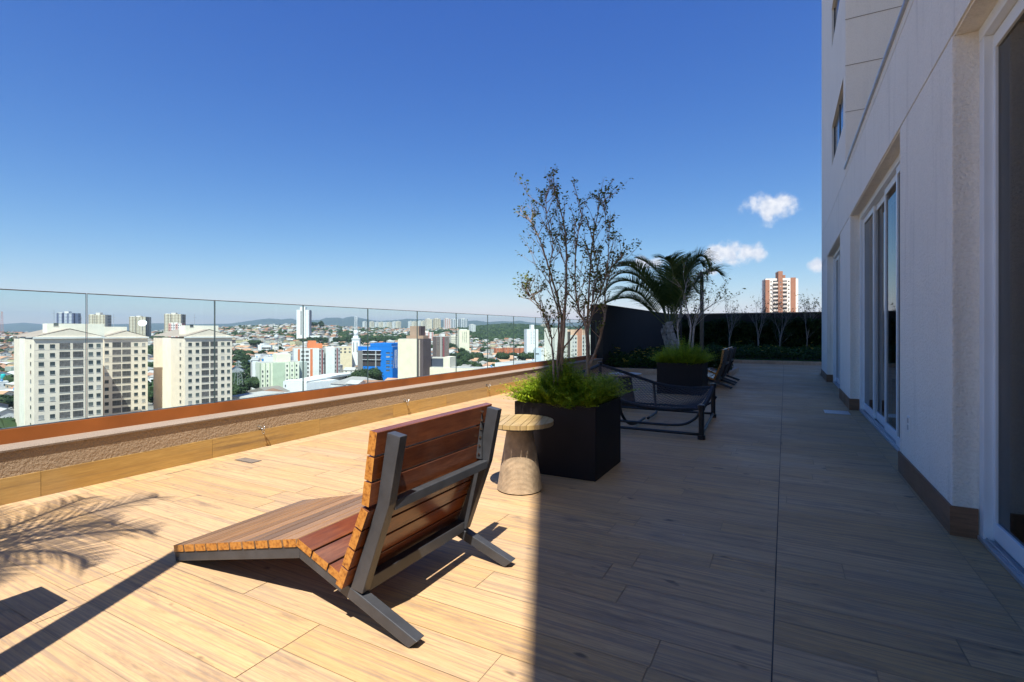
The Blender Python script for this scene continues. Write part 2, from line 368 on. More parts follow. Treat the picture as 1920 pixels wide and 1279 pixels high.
m = MB(); m.box(-.12, .12, -.05, .05, -.004, .003); m.build('frame', M['grout'], dr)
m = MB()
for i in range(9): m.box(-.105+i*.025, -.09+i*.025, -.04, .04, .003, .006)
m.build('grate', M['cap'], dr)
fp = empty('floor_plate', (.62, 8.48, 0), 'steel cover plate flush in the shaded floor by the second doors', 'cover plate')
m = MB(); m.box(-.13, .17, -.17, .17, -.003, .003); m.build('plate', M['grey_alu'], fp)
for sx in (-.11, .15):
    for sy in (-.15, .15): m = MB(); m.tube([(sx, sy, .003), (sx, sy, .005)], .006, 8); m.build('screw', M['steel'], fp)

# ============================ the building ============================
bd = empty('apartment_building', (2, 6, 0), 'tall white rendered building with recessed glazed doors along the terrace', 'building')
PIERS = [(-1.93, .06), (3.70, 5.18), (8.82, 10.34), (13.4, 15.3)]
for a, b in PIERS:
    m = MB(); m.box(XW, 1.25, a, b, 0, 2.81); L(m.build('pier', M['white_stucco'], bevel=.006), bd)
    m = MB(); m.k = rc(); m.box(XW-.012, XW-.0005, a, b, 0.001, .165); L(m.build('skirting', M['skirt2']), bd)
    m = MB(); m.k = rc(); m.box(XW-.012, .94, a-.012, a-.0005, 0.001, .165); L(m.build('skirting', M['skirt2']), bd)
# band above the openings: body with real recessed grooves between its courses
m = MB(); m.box(XW, 1.25, -1.93, 15.3, 2.822, 3.56); m.box(XW+.012, 1.25, -1.93, 15.3, 2.81, 2.822); m.box(XW+.012, 1.25, -1.93, 15.3, 3.56, 3.572); m.box(XW, 1.25, -1.93, 9.45, 3.572, 3.66)
L(m.build('upper_band', M['white_stucco']), bd)
m = MB(); m.box(XW-.025, 1.28, 4.65, 9.44, 3.66, 3.685); L(m.build('metal_coping', M['grey_alu']), bd)
m = MB(); m.box(1.25, 8, 15.05, 15.3, 0, 3.56); L(m.build('end_wall', M['white_stucco']), bd)
m = MB(); m.box(1.25, 8, -1.93, -1.7, 0, 3.56); L(m.build('end_wall', M['white_stucco']), bd)
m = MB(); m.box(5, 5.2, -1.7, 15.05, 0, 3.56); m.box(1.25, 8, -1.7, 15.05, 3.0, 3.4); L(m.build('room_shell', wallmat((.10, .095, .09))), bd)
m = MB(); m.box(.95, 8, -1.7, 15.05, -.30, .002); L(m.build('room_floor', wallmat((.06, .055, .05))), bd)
m = MB(); m.box(1.28, 8, 4.65, 9.44, 3.4, 3.58); L(m.build('podium_roof', M['cap']), bd)
# tower volumes
TZ = 48
m = MB()     # near wing, above the podium
m.box(XW, 8, -1.93, 4.64, 3.662, TZ); L(m.build('near_tower_wing', M['pale_panel']), bd)
# far wing with window openings in its west face
WIN = [(9.79, 12.1)]
ws = []; z = 3.572
floors = [(4.46, 5.24), (6.84, 7.62)]+[(6.84+2.38*k, 7.62+2.38*k) for k in range(1, 16)]
m = MB(); m.box(XW+.25, 8, 9.45, 15.3, 3.572, TZ)
m.box(XW, XW+.25, 9.45, 9.79, 3.572, TZ); m.box(XW, XW+.25, 12.1, 15.3, 3.572, TZ); z0 = 3.572
for a, b in floors: m.box(XW, XW+.25, 9.79, 12.1, z0, a); z0 = b
m.box(XW, XW+.25, 9.79, 12.1, z0, TZ)
L(m.build('far_tower_wing', M['pale_panel']), bd)
for a, b in floors[:6]:
    w = MB(); w.box(XW+.05, XW+.09, 9.79, 12.1, a, b); wo = L(w.build('window', M['pane_dark']), bd)
    w = MB()
    for yy in (9.80, 10.92, 12.06): w.box(XW+.038, XW+.049, yy, yy+.03, a, b)
    w.box(XW+.038, XW+.049, 9.83, 12.06, a+.001, a+.03); L(w.build('window_frame', M['frame']), wo); wo.children[0].matrix_parent_inverse = Matrix.Translation((0, 0, 0))
m = MB()      # drip grooves round the tower
zz = 4.55
while zz < 20:
    m.box(XW-.004, 8, 9.4445, 9.4485, zz, zz+.008); zz += .72
L(m.build('facade_joint', M['cap']), bd)
# doors: frames, sliding leaves, glass, sill
def door_bay(y0, y1, label, nleaf=4):
    r = empty('sliding_door', (.95, (y0+y1)/2, 0), label, 'door', 'sliding glass doors')
    w = MB()
    w.box(.945, 1.06, y0, y0+.07, .02, 2.74); w.box(.945, 1.06, y1-.07, y1, .02, 2.74); w.box(.943, 1.062, y0, y1, 2.74, 2.81); 
    L(w.build('outer_frame', M['white_alu'], bevel=.004), r)
    w = MB(); w.box(.935, 1.07, y0, y1, .003, .022)
    for q in (.955, .99, 1.025): w.box(q, q+.006, y0+.07, y1-.07, .022, .034)
    L(w.build('sill_track', M['grey_alu']), r)
    lw = (y1-y0-.09+.06*(nleaf-1))/nleaf
    for i in range(nleaf):
        a = y0+.045+i*(lw-.06); b = a+lw; x = (.955, .985, 1.015, .985)[i % 4]
        w = MB(); t = .028
        w.box(x, x+t, a, a+.05, .036, 2.735); w.box(x, x+t, b-.05, b, .036, 2.735); w.box(x, x+t, a+.05, b-.05, .036, .125); w.box(x, x+t, a+.05, b-.05, 2.66, 2.735)
        lf = L(w.build('door_leaf', M['white_alu'], bevel=.003), r)
        w = MB(); w.face([(x+.014, b-.05, .125), (x+.014, a+.05, .125), (x+.014, a+.05, 2.66), (x+.014, b-.05, 2.66)])
        gl = w.build('glass', M['door_glass'], lf)
    return r
door_bay(.06, 3.70, 'nearest white framed glass doors, cut by the right picture edge')
door_bay(5.18, 8.82, 'middle white framed sliding doors between the two near piers')
door_bay(10.34, 13.4, 'farthest white framed glass doors near the building corner')
# things inside the rooms seen darkly through the glass
c = empty('socket_outlet', (XW, 4.82, .443), 'white double socket outlet low on the near pier', 'socket')
m = MB(); m.box(-.008, 0, -.035, .035, -.06, .06); m.build('cover', M['plastic'], c, bevel=.002)
m = MB(); m.box(-.011, -.008, -.018, .018, .008, .045); m.box(-.011, -.008, -.018, .018, -.045, -.008); m.build('socket', M['grey_alu'], c)
c = empty('socket_outlet', (XW, 14.3, .62), 'small white outlet on the farthest pier of the building', 'socket')
m = MB(); m.box(-.008, 0, -.035, .035, -.06, .06); m.build('cover', M['plastic'], c)
# podium body down to the street
m = MB(); m.box(-4.88, 8, -8.9, 24.6, -38, -.36); tag(m.build('podium_building', wallmat((.45, .41, .36))), 'lower storeys of the building carrying the roof terrace', 'building')

# ============================ dark boundary walls ============================
m = MB(); m.box(-4.907, XP, 13.9, 24.2, 0, 1.86); r = m.build('boundary_wall', M['black_wall']); tag(r, 'near black rendered wall at the end of the glass railing', 'wall')
m = MB(); m.box(-4.917, XP+.01, 13.89, 24.19, 1.86, 1.9); m.build('coping', M['black_wall'], r)
m = MB(); m.box(-4.907, 8, 24.2, 24.45, 0, 1.88); r = m.build('boundary_wall', M['black_wall']); tag(r, 'near black rendered wall behind the hedge across the terrace end', 'wall')
m = MB(); m.box(-4.907, 8, 24.18, 24.47, 1.88, 1.92); m.build('coping', M['cap'], r)

# ============================ chairs ============================
SL = -.375; SR = .375
def make_chair(label):
    # local x: world X + 1.9 ; near side y = -0.38
    ox = 1.9
    r = empty('lounge_chair', (-1.9, 1.825, 0), label, 'lounge chair')
    def P(x, z): return (x+ox, z)
    fr = [(-2.675, -.0), (-1.775, .205), (-1.205, 0.0), (-1.155, .036), (-1.768, .258), (-2.682, .044)]
    for sy in (-1, 1):
        y0, y1 = (-.38, -.335) if sy < 0 else (.335, .38)
        m = MB()
        def arm(p, q, h):
            m.beam((p[0]+ox, (y0+y1)/2, p[1]), (q[0]+ox, (y0+y1)/2, q[1]), y1-y0, h)
        m.prism([(x+ox, z) for x, z in [(-2.678, .001), (-1.775, .205), (-1.770, .255), (-2.686, .044)]], y0, y1)
        m.prism([(x+ox, z) for x, z in [(-1.775, .205), (-1.200, .001), (-1.160, .036), (-1.770, .255)]], y0, y1)
        m.build('side_rail', M['frame'], r, bevel=.003)
        m = MB(); w0, w1 = (y0+.0, y1-.003) if sy < 0 else (y0+.003, y1)
        m.prism([(x+ox, z) for x, z in [(-1.486, .150), (-1.350, .500), (-1.300, .772), (-1.238, .762), (-1.292, .500), (-1.425, .142)]], w0, w1)
        m.build('back_post', M['frame'], r, bevel=.003)
    m = MB(); m.box(-1.335+ox, -1.296+ox, -.338, .338, .47, .508); m.build('cross_bar', M['frame'], r, bevel=.003)
    m = MB(); m.box(-1.478+ox, -1.432+ox, -.335, .335, .132, .182); m.build('cross_bar', M['frame'], r, bevel=.003)
    m = MB(); m.box(-2.64+ox, -2.6+ox, -.335, .335, .016, .05); m.build('cross_bar', M['frame'], r, bevel=.003)
    m = MB(); m.box(-1.352+ox, -1.322+ox, .322, .334, .515, .765); m.build('angle_strip', M['frame'], r)
    for i in range(6): m = MB(); m.tube([(-1.335+ox+i*.004, .3225, .54+i*.042), (-1.335+ox+i*.004, .317, .54+i*.042)], .006, 8); m.build('bolt', M['steel'], r)
    def slat(a, b, th, mat, w=.40, g=.004):
        """one slat: a,b ends of its outer surface across the boards (x,z); body lies on the other side"""
        a = Vector((a[0]+ox, 0, a[1])); b = Vector((b[0]+ox, 0, b[1])); d = (b-a).normalized(); n = Vector((-d.z, 0, d.x))
        a += d*g/2; b -= d*g/2; k = rc(); m = MB(); m.k = k
        vs = []
        for y in (-w, w):
            for p in (a, b): vs += [p+Vector((0, y, 0)), p-n*th+Vector((0, y, 0))]
        m.idx(vs, [(0, 4, 6, 2), (1, 3, 7, 5), (0, 1, 5, 4), (2, 6, 7, 3)]); m.m = 1
        m.idx(vs, [(0, 2, 3, 1), (4, 5, 7, 6)])
        return m.build('slat', [mat, M['end']], r, bevel=.003)
    A, B = (-2.692, .079), (-1.788, .286)
    for i in range(10): slat((lerp(A[0], B[0], i/10), lerp(A[1], B[1], i/10)), (lerp(A[0], B[0], (i+1)/10), lerp(A[1], B[1], (i+1)/10)), .033, M['slat_wood'], .385, .012)
    A, B = (-1.782, .290), (-1.505, .188)
    for i in range(3): slat((lerp(A[0], B[0], i/3), lerp(A[1], B[1], i/3)), (lerp(A[0], B[0], (i+1)/3), lerp(A[1], B[1], (i+1)/3)), .033, M['chair_wood'], .385, .009)
    A, B = (-1.352, .785), (-1.394, .498)       # front surface, listed top to bottom so the body lies behind
    for i in range(3): slat((lerp(B[0], A[0], (i+1)/3), lerp(B[1], A[1], (i+1)/3)), (lerp(B[0], A[0], i/3), lerp(B[1], A[1], i/3)), -.036, M['chair_wood'], .415, .007)
    A, B = (-1.394, .494), (-1.530, .170)
    for i in range(4): slat((lerp(A[0], B[0], i/4), lerp(A[1], B[1], i/4)), (lerp(A[0], B[0], (i+1)/4), lerp(A[1], B[1], (i+1)/4)), -.036, M['chair_wood'], .415, .007)
    return r
ch = make_chair('low wooden lounge chair on a charcoal steel frame standing in the sun')
c2 = copy_tree(ch); c2.location = (-1.64, 11.24, 0); tag(c2, 'nearer of two shaded lounge chairs behind the rear planter', 'lounge chair')
c3 = copy_tree(ch); c3.location = (-1.64, 12.36, 0); tag(c3, 'farther of two shaded lounge chairs behind the rear planter', 'lounge chair')

# ============================ side tables ============================
def make_table():
    r = empty('side_table', (-1.70, 3.29, 0), 'round slatted wood side table on a rope wound base, beside the big planter', 'side table')
    m = MB(); R = .245
    cuts = [-.245, -.20, -.145, -.09, -.05, .02, .075, .12, .17, .245]; a = math.radians(106); ux, uy = math.cos(a), math.sin(a)
    for s0, s1 in zip(cuts, cuts[1:]):
        s0 += .002; s1 -= .002; pts = []
        n = 8
        up = [(s0+(s1-s0)*i/n) for i in range(n+1)]
        lo = [(s, -math.sqrt(max(0, R*R-s*s))) for s in up]; hi = [(s, math.sqrt(max(0, R*R-s*s))) for s in reversed(up)]
        poly = [(-s*uy+t*ux, s*ux+t*uy) for s, t in lo+hi]
        nn = len(poly); m.k = rc()
        m.idx([(x, y, .472) for x, y in poly]+[(x, y, .502) for x, y in poly], [tuple(range(nn-1, -1, -1)), tuple(range(nn, 2*nn))]+[(i, (i+1) % nn, (i+1) % nn+nn, i+nn) for i in range(nn)])
    m.build('table_top', M['teak'], r)
    m = MB(); m.lathe([(.07, .455), (.20, .455), (.20, .472), (.07, .472)], 32); m.build('top_ring', M['frame'], r)
    m = MB(); prof = []; n = 54
    for i in range(n):
        z = .008+.447*i/n; rr = lerp(.162, .088, (i/n)**1.0)
        for q in range(5):
            t = q/5; prof.append((rr+.0026*math.sin(math.pi*t), z+.447/n*t))
    prof.append((.088, .455)); m.lathe(prof, 48); m.build('rope_base', M['rope'], r, True)
    m = MB(); m.lathe([(.155, 0), (.158, 0), (.158, .008), (.1, .008)], 32); m.build('foot_ring', M['dark'], r)
    return r
M['rope'] = simple('natural_paper_rope', (.40, .29, .18), .8, .22, 20, 0, .5, 250)
tb = make_table()
tb2 = copy_tree(tb); tb2.location = (-2.14, 7.62, 0); tb2.rotation_euler[2] = .7; tag(tb2, 'pale round side table seen through the rope net lounger', 'side table')
M['rope_dark'] = simple('dark_brown_rope', (.05, .035, .028), .8, .3, 20, 0, .5, 250)
M['top_grey'] = floor_mat('weathered_grey_top', (.55, .50, .45), (.45, .40, .36), (.3, .27, .24), .5, (16, 1.3, 1))
for ch_ in tb2.children:
    if ch_.name.startswith('rope'): ch_.data = ch_.data.copy(); ch_.data.materials[0] = M['rope_dark']
    if ch_.name.startswith('table_top'): ch_.data = ch_.data.copy(); ch_.data.materials[0] = M['top_grey']

# ============================ planters ============================
def planter(x0, x1, y0, y1, h, label):
    r = empty('planter', ((x0+x1)/2, (y0+y1)/2, 0), label, 'planter')
    a, b = (x1-x0)/2, (y1-y0)/2; t = .028
    m = MB(); m.box(-a, a, -b, -b+t, .0, h); m.box(-a, a, b-t, b, .0, h); m.box(-a, -a+t, -b+t, b-t, .0, h); m.box(a-t, a, -b+t, b-t, .0, h)
    m.build('box', M['planter'], r, bevel=.003)
    m = MB(); m.box(-a+t, a-t, -b+t, b-t, .02, h-.07); m.build('soil', M['soil'], r)
    return r
planter(-1.965, -1.27, 3.71, 4.385, .569, 'dark brown square planter at the shadow edge, holding fern and a thin tree')
planter(-2.08, -1.296, 9.52, 10.30, .565, 'dark square planter farther back, behind the rope net lounger')
planter(-2.81, -2.555, .40, .722, .569, 'narrow dark box pedestal beyond the left picture edge, casting its shadow')  # unseen box pedestal read from its floor shadow, built as a planter shape
def fern_mesh(a, b, n, hmin, hmax, over=.12):
    m = MB()
    for _ in range(n):
        x, y = U(-a, a), U(-b, b); e = max(abs(x)/a, abs(y)/b)
        out = Vector((x/a, y/b, 0)); h = U(hmin, hmax)*(1-.42*e*e)*(1+.55*noise.noise(Vector((x*5, y*5, a*30)))); lean = out*U(.0, over*1.6)*e + Vector((U(-.12, .12), U(-.12, .12), 0))
        p0 = Vector((x, y, 0)); k = (random.random(), 0, 0); N = 11; prev = p0
        for i in range(1, N+1):
            t = i/N; p = p0+lean*t*t+Vector((0, 0, h*(t-.28*t*t*(e))))+Vector((math.sin(t*9+x*40), math.cos(t*8+y*30), 0))*.006
            if i > 1:
                wlen = (.062*math.sin(math.pi*min(1, t*.9+.08))+.012)
                for q in range(7):
                    an = U(0, 6.28); d = Vector((math.cos(an), math.sin(an), U(.1, .8))).normalized()*wlen*U(.7, 1.15)
                    sd_ = Vector((-math.sin(an), math.cos(an), 0))*.0031
                    m.face([p-sd_, p+sd_, p+d], k)
            prev = p
    return m
o = fern_mesh(.31, .31, 1500, .20, .47, .10).build('foxtail_fern', M['fern']); o.location = (-1.617, 4.047, .5); tag(o, 'bright feathery green fern filling the near planter', 'fern')
o2 = fern_mesh(.37, .37, 1100, .24, .56, .15).build('foxtail_fern', M['fern']); o2.location = (-1.69, 9.91, .49); tag(o2, 'shaded green fern filling the rear planter', 'fern')
# ---- thin multi-stem trees -------------------------------------------------------------------
def leafq(m, p, L_, k=None):
    d = Vector((U(-1, 1), U(-1, 1), U(-.7, .5))).normalized(); s_ = d.cross(Vector((U(-1, 1), U(-1, 1), U(-1, 1)))).normalized()*L_*.26
    m.face([p, p+d*L_*.5+s_, p+d*L_, p+d*L_*.5-s_], k or (random.random(), 0, 0))
def thin_tree(name, stems, Z, r0, label, seed, nb, leaf_l, bark, leafmat, blen=.34, leaves=5, spread=.10, root=None, cat='tree', tipmin=.35):
    random.seed(seed)
    base = at(*stems[0][0], Z) if root is None else root
    r = empty(name, (base.x, base.y, base.z), label, cat); B = Vector(r.location); tr = MB(); lf = MB()
    def P(px, py, dz): return at(px, py, Z+dz)-B
    def twig(p, d, ln, rad, depth):
        pts = [p]; n = 4; q = p.copy(); dd = d.copy()
        for i in range(n):
            dd = (dd+Vector((U(-1, 1), U(-1, 1), U(-.4, .9)))*.22).normalized(); q = q+dd*ln/n; pts.append(q.copy())
        tr.tube(pts, [rad*(1-.75*i/n) for i in range(n+1)], 4, False)
        if depth > 0:
            for _ in range(random.choice((1, 2, 2, 3))):
                t = random.randint(1, n); a = pts[t]; nd = (dd+Vector((U(-1, 1), U(-1, 1), U(-.2, 1)))*.55).normalized(); twig(a, nd, ln*U(.4, .7), rad*.5, depth-1)
        if random.random() < .8:
            for _ in range(random.randint(1, leaves)):
                a = pts[random.randint(2, n)]
                leafq(lf, a+Vector((U(-1, 1), U(-1, 1), U(-1, 1)))*.02, leaf_l*U(.6, 1.2))
    for st in stems:
        dz0 = U(-.05, .05); n = len(st); ctrl = []
        dzs = [dz0+U(-spread, spread)*i/n for i in range(n)]
        pts = []
        raw = [P(q[0], q[1], dzs[i]) for i, q in enumerate(st)]
        # smooth subdivide
        for i in range(n-1):
            p0 = raw[max(i-1, 0)]; p1 = raw[i]; p2 = raw[i+1]; p3 = raw[min(i+2, n-1)]
            for j in range(5):
                t = j/5; pts.append(.5*((2*p1)+(p2-p0)*t+(2*p0-5*p1+4*p2-p3)*t*t+(3*p1-p0-3*p2+p3)*t**3)+Vector((U(-1, 1), U(-1, 1), 0))*.004)
        pts.append(raw[-1]); m_ = len(pts); rs = st_r.get(id(st), r0)
        tr.tube(pts, [max(.0025, rs*(1-.9*i/(m_-1))) for i in range(m_)], 7)
        for _ in range(nb):
            i = int(U(tipmin, 1)*(m_-1)); d = (pts[min(i+1, m_-1)]-pts[max(i-1, 0)]).normalized()
            nd = (d*U(.6, 1.3)+Vector((U(-1, 1), U(-1, 1), U(-.1, .4)))*.75).normalized()
            twig(pts[i], nd, blen*U(.4, 1.2)*(1.2-.6*i/m_), .0042, 2)
    tr.build('trunk', bark, r, True); lf.build('crown', leafmat, r)
    return r
st_r = {}
S1 = [[(1046, 765), (1046, 700), (1051, 640), (1052, 590), (1040, 540), (1020, 470), (1003, 420), (985, 397)],
      [(1050, 770), (1053, 700), (1058, 600), (1062, 500), (1060, 430), (1048, 370), (1033, 316)],
      [(1040, 765), (1038, 700), (1036, 655), (1028, 610), (1010, 572), (992, 555), (984, 540)],
      [(1100, 770), (1104, 705), (1103, 650), (1102, 600), (1104, 560), (1108, 480), (1118, 400), (1133, 345)],
      [(1085, 765), (1098, 702), (1118, 655), (1133, 600), (1135, 545), (1146, 505), (1168, 478)],
      [(1100, 760), (1102, 690), (1098, 615), (1085, 580), (1078, 520), (1083, 440), (1090, 390), (1076, 332)],
      [(1103, 740), (1103, 660), (1104, 610), (1122, 560), (1135, 520), (1140, 470), (1136, 405), (1130, 362)],
      [(1048, 760), (1052, 670), (1075, 630), (1100, 600), (1112, 560), (1120, 510), (1112, 450), (1100, 400)],
      [(1045, 760), (1046, 660), (1047, 590), (1030, 520), (1036, 450), (1026, 400), (1024, 352)]]
S1 = [[(q[0], q[1]+max(0, (500-q[1])*.10)) for q in s_] for s_ in S1]
for s_, rr in zip(S1, (.017, .017, .011, .017, .016, .012, .010, .009, .010)): st_r[id(s_)] = rr
thin_tree('ornamental_tree', S1, 4.25, .014, 'thin multi stemmed tree with sparse leaves in the near planter', 11, 24, .029, M['bark'], M['tree_leaf'], .27, 5, .28, root=CW((1070-960)/F*4.25, 4.25, .5))
S2 = [[(1277, 690), (1275, 655), (1271, 620), (1273, 590), (1282, 560), (1276, 535)],
      [(1296, 690), (1293, 650), (1295, 612), (1290, 585), (1284, 555), (1290, 520)],
      [(1294, 690), (1299, 645), (1304, 606), (1318, 585), (1338, 570), (1358, 556)],
      [(1296, 680), (1300, 620), (1310, 580), (1322, 545), (1330, 510)]]
for s_, rr in zip(S2, (.020, .024, .022, .014)): st_r[id(s_)] = rr
thin_tree('ornamental_tree', S2, 9.75, .02, 'thin sparse tree rising from the rear planter beside the lamp post', 5, 13, .05, M['bark_grey'], M['tree_leaf'], .5, 4, .35, root=CW((1288-960)/F*9.75, 9.75, .5))
for i, (px, by, where) in enumerate(((1367, 653, 'leftmost of the row, behind the shaded chair'), (1422, 650, 'second of the row along the hedge'), (1461, 658, 'third of the row along the hedge'), (1513, 648, 'rightmost of the row, nearest the building'))):
    Z = 20.6; st = [[(px, by+22), (px, by), (px+U(-2, 2), by-22), (px+U(3, 7), by-45), (px+U(2, 8), by-72)], [(px+1, by-5), (px+U(-3, 1), by-32), (px+U(-8, -3), by-58), (px-U(3, 9), by-78)], [(px+1, by-15), (px+6, by-35), (px+12, by-52), (px+15, by-64)]]
    for s_, rr in zip(st, (.030, .02, .015)): st_r[id(s_)] = rr
    thin_tree('young_tree', st, Z, .03, 'slender pale trunked young tree, '+where, 50+i, 12, .07, M['sapling'], M['hedge'] if i < 3 else M['tree_leaf'], .8, 3 if i == 3 else 1, .2, cat='tree', root=CW((px-960)/F*Z, Z, .12))
random.seed(99)
# ============================ palms ============================
def frond(m, lm, pts, Ll, hang=.6, n=54, lw=.013):
    """pts: control points of the midrib; leaflets droop from both sides"""
    raw = [Vector(p) for p in pts]; fine = []
    N = len(raw)
    for i in range(N-1):
        p0 = raw[max(i-1, 0)]; p1 = raw[i]; p2 = raw[i+1]; p3 = raw[min(i+2, N-1)]
        for j in range(8):
            t = j/8; fine.append(.5*((2*p1)+(p2-p0)*t+(2*p0-5*p1+4*p2-p3)*t*t+(3*p1-p0-3*p2+p3)*t**3))
    fine.append(raw[-1]); M_ = len(fine)
    m.tube(fine, [.016*(1-.8*i/(M_-1))+.003 for i in range(M_)], 6)
    for i in range(n):
        t = .16+.83*i/n; f_ = t*(M_-1); a = int(f_); p = fine[a].lerp(fine[min(a+1, M_-1)], f_-a)
        d = (fine[min(a+1, M_-1)]-fine[max(a-1, 0)]).normalized()
        sd_ = d.cross(Vector((0, 0, 1)));
        if sd_.length < .1: sd_ = Vector((1, 0, 0))
        sd_.normalize(); up = sd_.cross(d)
        ln = Ll*(math.sin(math.pi*(t*.8+.16))**.7)*U(.85, 1.1)
        for s_ in (-1, 1):
            v = (sd_*s_*.75+d*.75+up*.45+Vector((U(-1, 1), U(-1, 1), U(-1, 1)))*.08).normalized(); q = p.copy(); w = lw; k = (random.random(), 0, 0); prev = (q-d*w, q+d*w)
            for st in range(4):
                v2 = (v+Vector((0, 0, -hang*(st+.5)*.33))).normalized(); q = q+v2*ln/4; ww = w*(1-(st+1)/4)*1.1+.0008
                cur = (q-d*ww, q+d*ww); lm.face([prev[0], prev[1], cur[1], cur[0]], k); prev = cur
def palm(root, trunks, fronds, label, Ll=.42, name='palm_tree', n=54, lw=.013):
    r = empty(name, root, label, 'palm tree'); B = Vector(root)
    t = MB()
    for pts, ra, rb in trunks:
        pts = [Vector(p)-B for p in pts]; ex = []
        for i in range(len(pts)-1):
            for j in range(8): ex.append(pts[i].lerp(pts[i+1], j/8))
        ex.append(pts[-1]); m_ = len(ex)
        t.tube(ex, [lerp(ra, rb, i/(m_-1))*(1+.16*((i*5) % 3-1)*.5+U(-.06, .06)) for i in range(m_)], 12)
        for i in range(2, m_-1):        # old leaf bases
            for q in range(3):
                an = U(0, 6.28); rad = lerp(ra, rb, i/(m_-1)); d = Vector((math.cos(an), math.sin(an), 0))
                c_ = ex[i]+d*rad*.85; s_ = Vector((-d.y, d.x, 0))*.035
                t.face([c_-s_, c_+s_, c_+d*.03+Vector((0, 0, .09))+s_*.3, c_+d*.03+Vector((0, 0, .09))-s_*.3])
    t.build('trunk', M['palm_trunk'], r)
    for pts in fronds:
        rb_ = MB(); lm = MB(); frond(rb_, lm, [Vector(p)-B for p in pts], Ll, n=n, lw=lw)
        f_ = lm.build('frond', M['palm_leaf'], r); rb_.build('midrib', M['palm_rib'], f_)
    return r
PZ = 15.0
def pp(px, py, dz=0): return at(px, py, PZ+dz)
FR = [[(1252, 606, 0), (1240, 566, .2), (1222, 535, .3), (1198, 516, .3), (1172, 513, .3), (1150, 528, .3)], [(1252, 606, 0), (1236, 560, -.1), (1214, 520, -.2), (1190, 500, -.3), (1168, 500, -.3)], [(1258, 604, 0), (1262, 560, .3), (1268, 525, .5), (1276, 498, .6), (1290, 488, .7)], [(1258, 604, 0), (1272, 565, 0), (1284, 530, .1), (1298, 500, .1), (1312, 490, .1), (1318, 500, .1)],
      [(1250, 606, 0), (1238, 570, -.2), (1215, 540, -.4), (1185, 527, -.6), (1158, 532, -.7), (1140, 552, -.8)],
      [(1247, 610, 0), (1232, 588, .1), (1212, 570, .2), (1190, 560, .2), (1165, 561, .3), (1146, 568, .3)],
      [(1252, 605, 0), (1240, 560, .1), (1224, 522, .2), (1204, 500, .4), (1180, 494, .5), (1160, 500, .5)],
      [(1254, 603, 0), (1250, 560, .3), (1240, 520, .6), (1222, 494, .8), (1202, 484, .9)],
      [(1258, 603, 0), (1264, 560, .1), (1270, 520, .1), (1280, 494, .1), (1296, 478, .1)],
      [(1258, 603, 0), (1258, 550, -.3), (1262, 515, -.5), (1256, 492, -.6), (1246, 484, -.8)],
      [(1260, 604, 0), (1272, 560, -.2), (1288, 515, -.4), (1308, 484, -.5), (1322, 484, -.6), (1330, 505, -.6)],
      [(1260, 606, 0), (1278, 570, .2), (1300, 535, .3), (1322, 514, .4), (1342, 508, .4), (1352, 516, .4)],
      [(1262, 606, 0), (1276, 555, .6), (1290, 515, .9), (1310, 495, 1.2), (1330, 497, 1.4)],
      [(1250, 606, 0), (1230, 575, -.5), (1205, 550, -.9), (1180, 546, -1.1), (1163, 560, -1.2)],
      [(1256, 604, 0), (1252, 575, .8), (1240, 545, 1.3), (1225, 530, 1.7), (1210, 535, 1.9)],
      [(1256, 604, 0), (1268, 575, -.5), (1280, 548, -.9), (1296, 535, -1.2), (1306, 548, -1.3)]]
palm(tuple(CW((1272-960)/F*PZ, PZ, .12)), [([CW((1272-960)/F*PZ, PZ, .1), pp(1266, 650), pp(1256, 622), pp(1254, 603)], .15, .10), ([CW((1262-960)/F*(PZ+.3), PZ+.3, .1), pp(1252, 650, .3), pp(1244, 625, .3), pp(1249, 608, .1)], .085, .06)],
     [[pp(q[0]-(8 if q[0] < 1236 else 0), *q[1:]) for q in f_] for f_ in FR], 'grey trunked palm with dense arching fronds in the corner garden bed', .74, n=110)
# palm standing out of frame to the left, whose shadow falls on the floor
B2 = CW(-3.02, 1.22); H2 = 2.1
planter(B2.x-.2, B2.x+.2, B2.y-.2, B2.y+.2, .5, 'palm planter beyond the left picture edge')
fr2 = []
for i, (an, ln, dr_) in enumerate(((150, .9, .5), (118, 1.0, .35), (92, 1.1, .2), (70, .75, .15), (185, .9, .5), (230, .8, .4), (270, .7, .3), (52, .95, .2), (8, .6, .3), (30, .85, .45))):
    a = math.radians(an); d = Vector((math.cos(a), math.sin(a), 0)); p = B2+Vector((0, 0, H2))
    fr2.append([p, p+d*ln*.25+Vector((0, 0, .32)), p+d*ln*.6+Vector((0, 0, .42*(1-dr_*.3))), p+d*ln*.9+Vector((0, 0, .35-dr_*.3)), p+d*ln*1.05+Vector((0, 0, .15-dr_*.35))])
palm((B2.x, B2.y, .5), [([B2+Vector((0, 0, .4)), B2+Vector((.02, 0, 1.1)), B2+Vector((0, 0, H2))], .05, .035)], fr2, 'potted palm beyond the left picture edge, casting its shadow', .32, n=28, lw=.012)
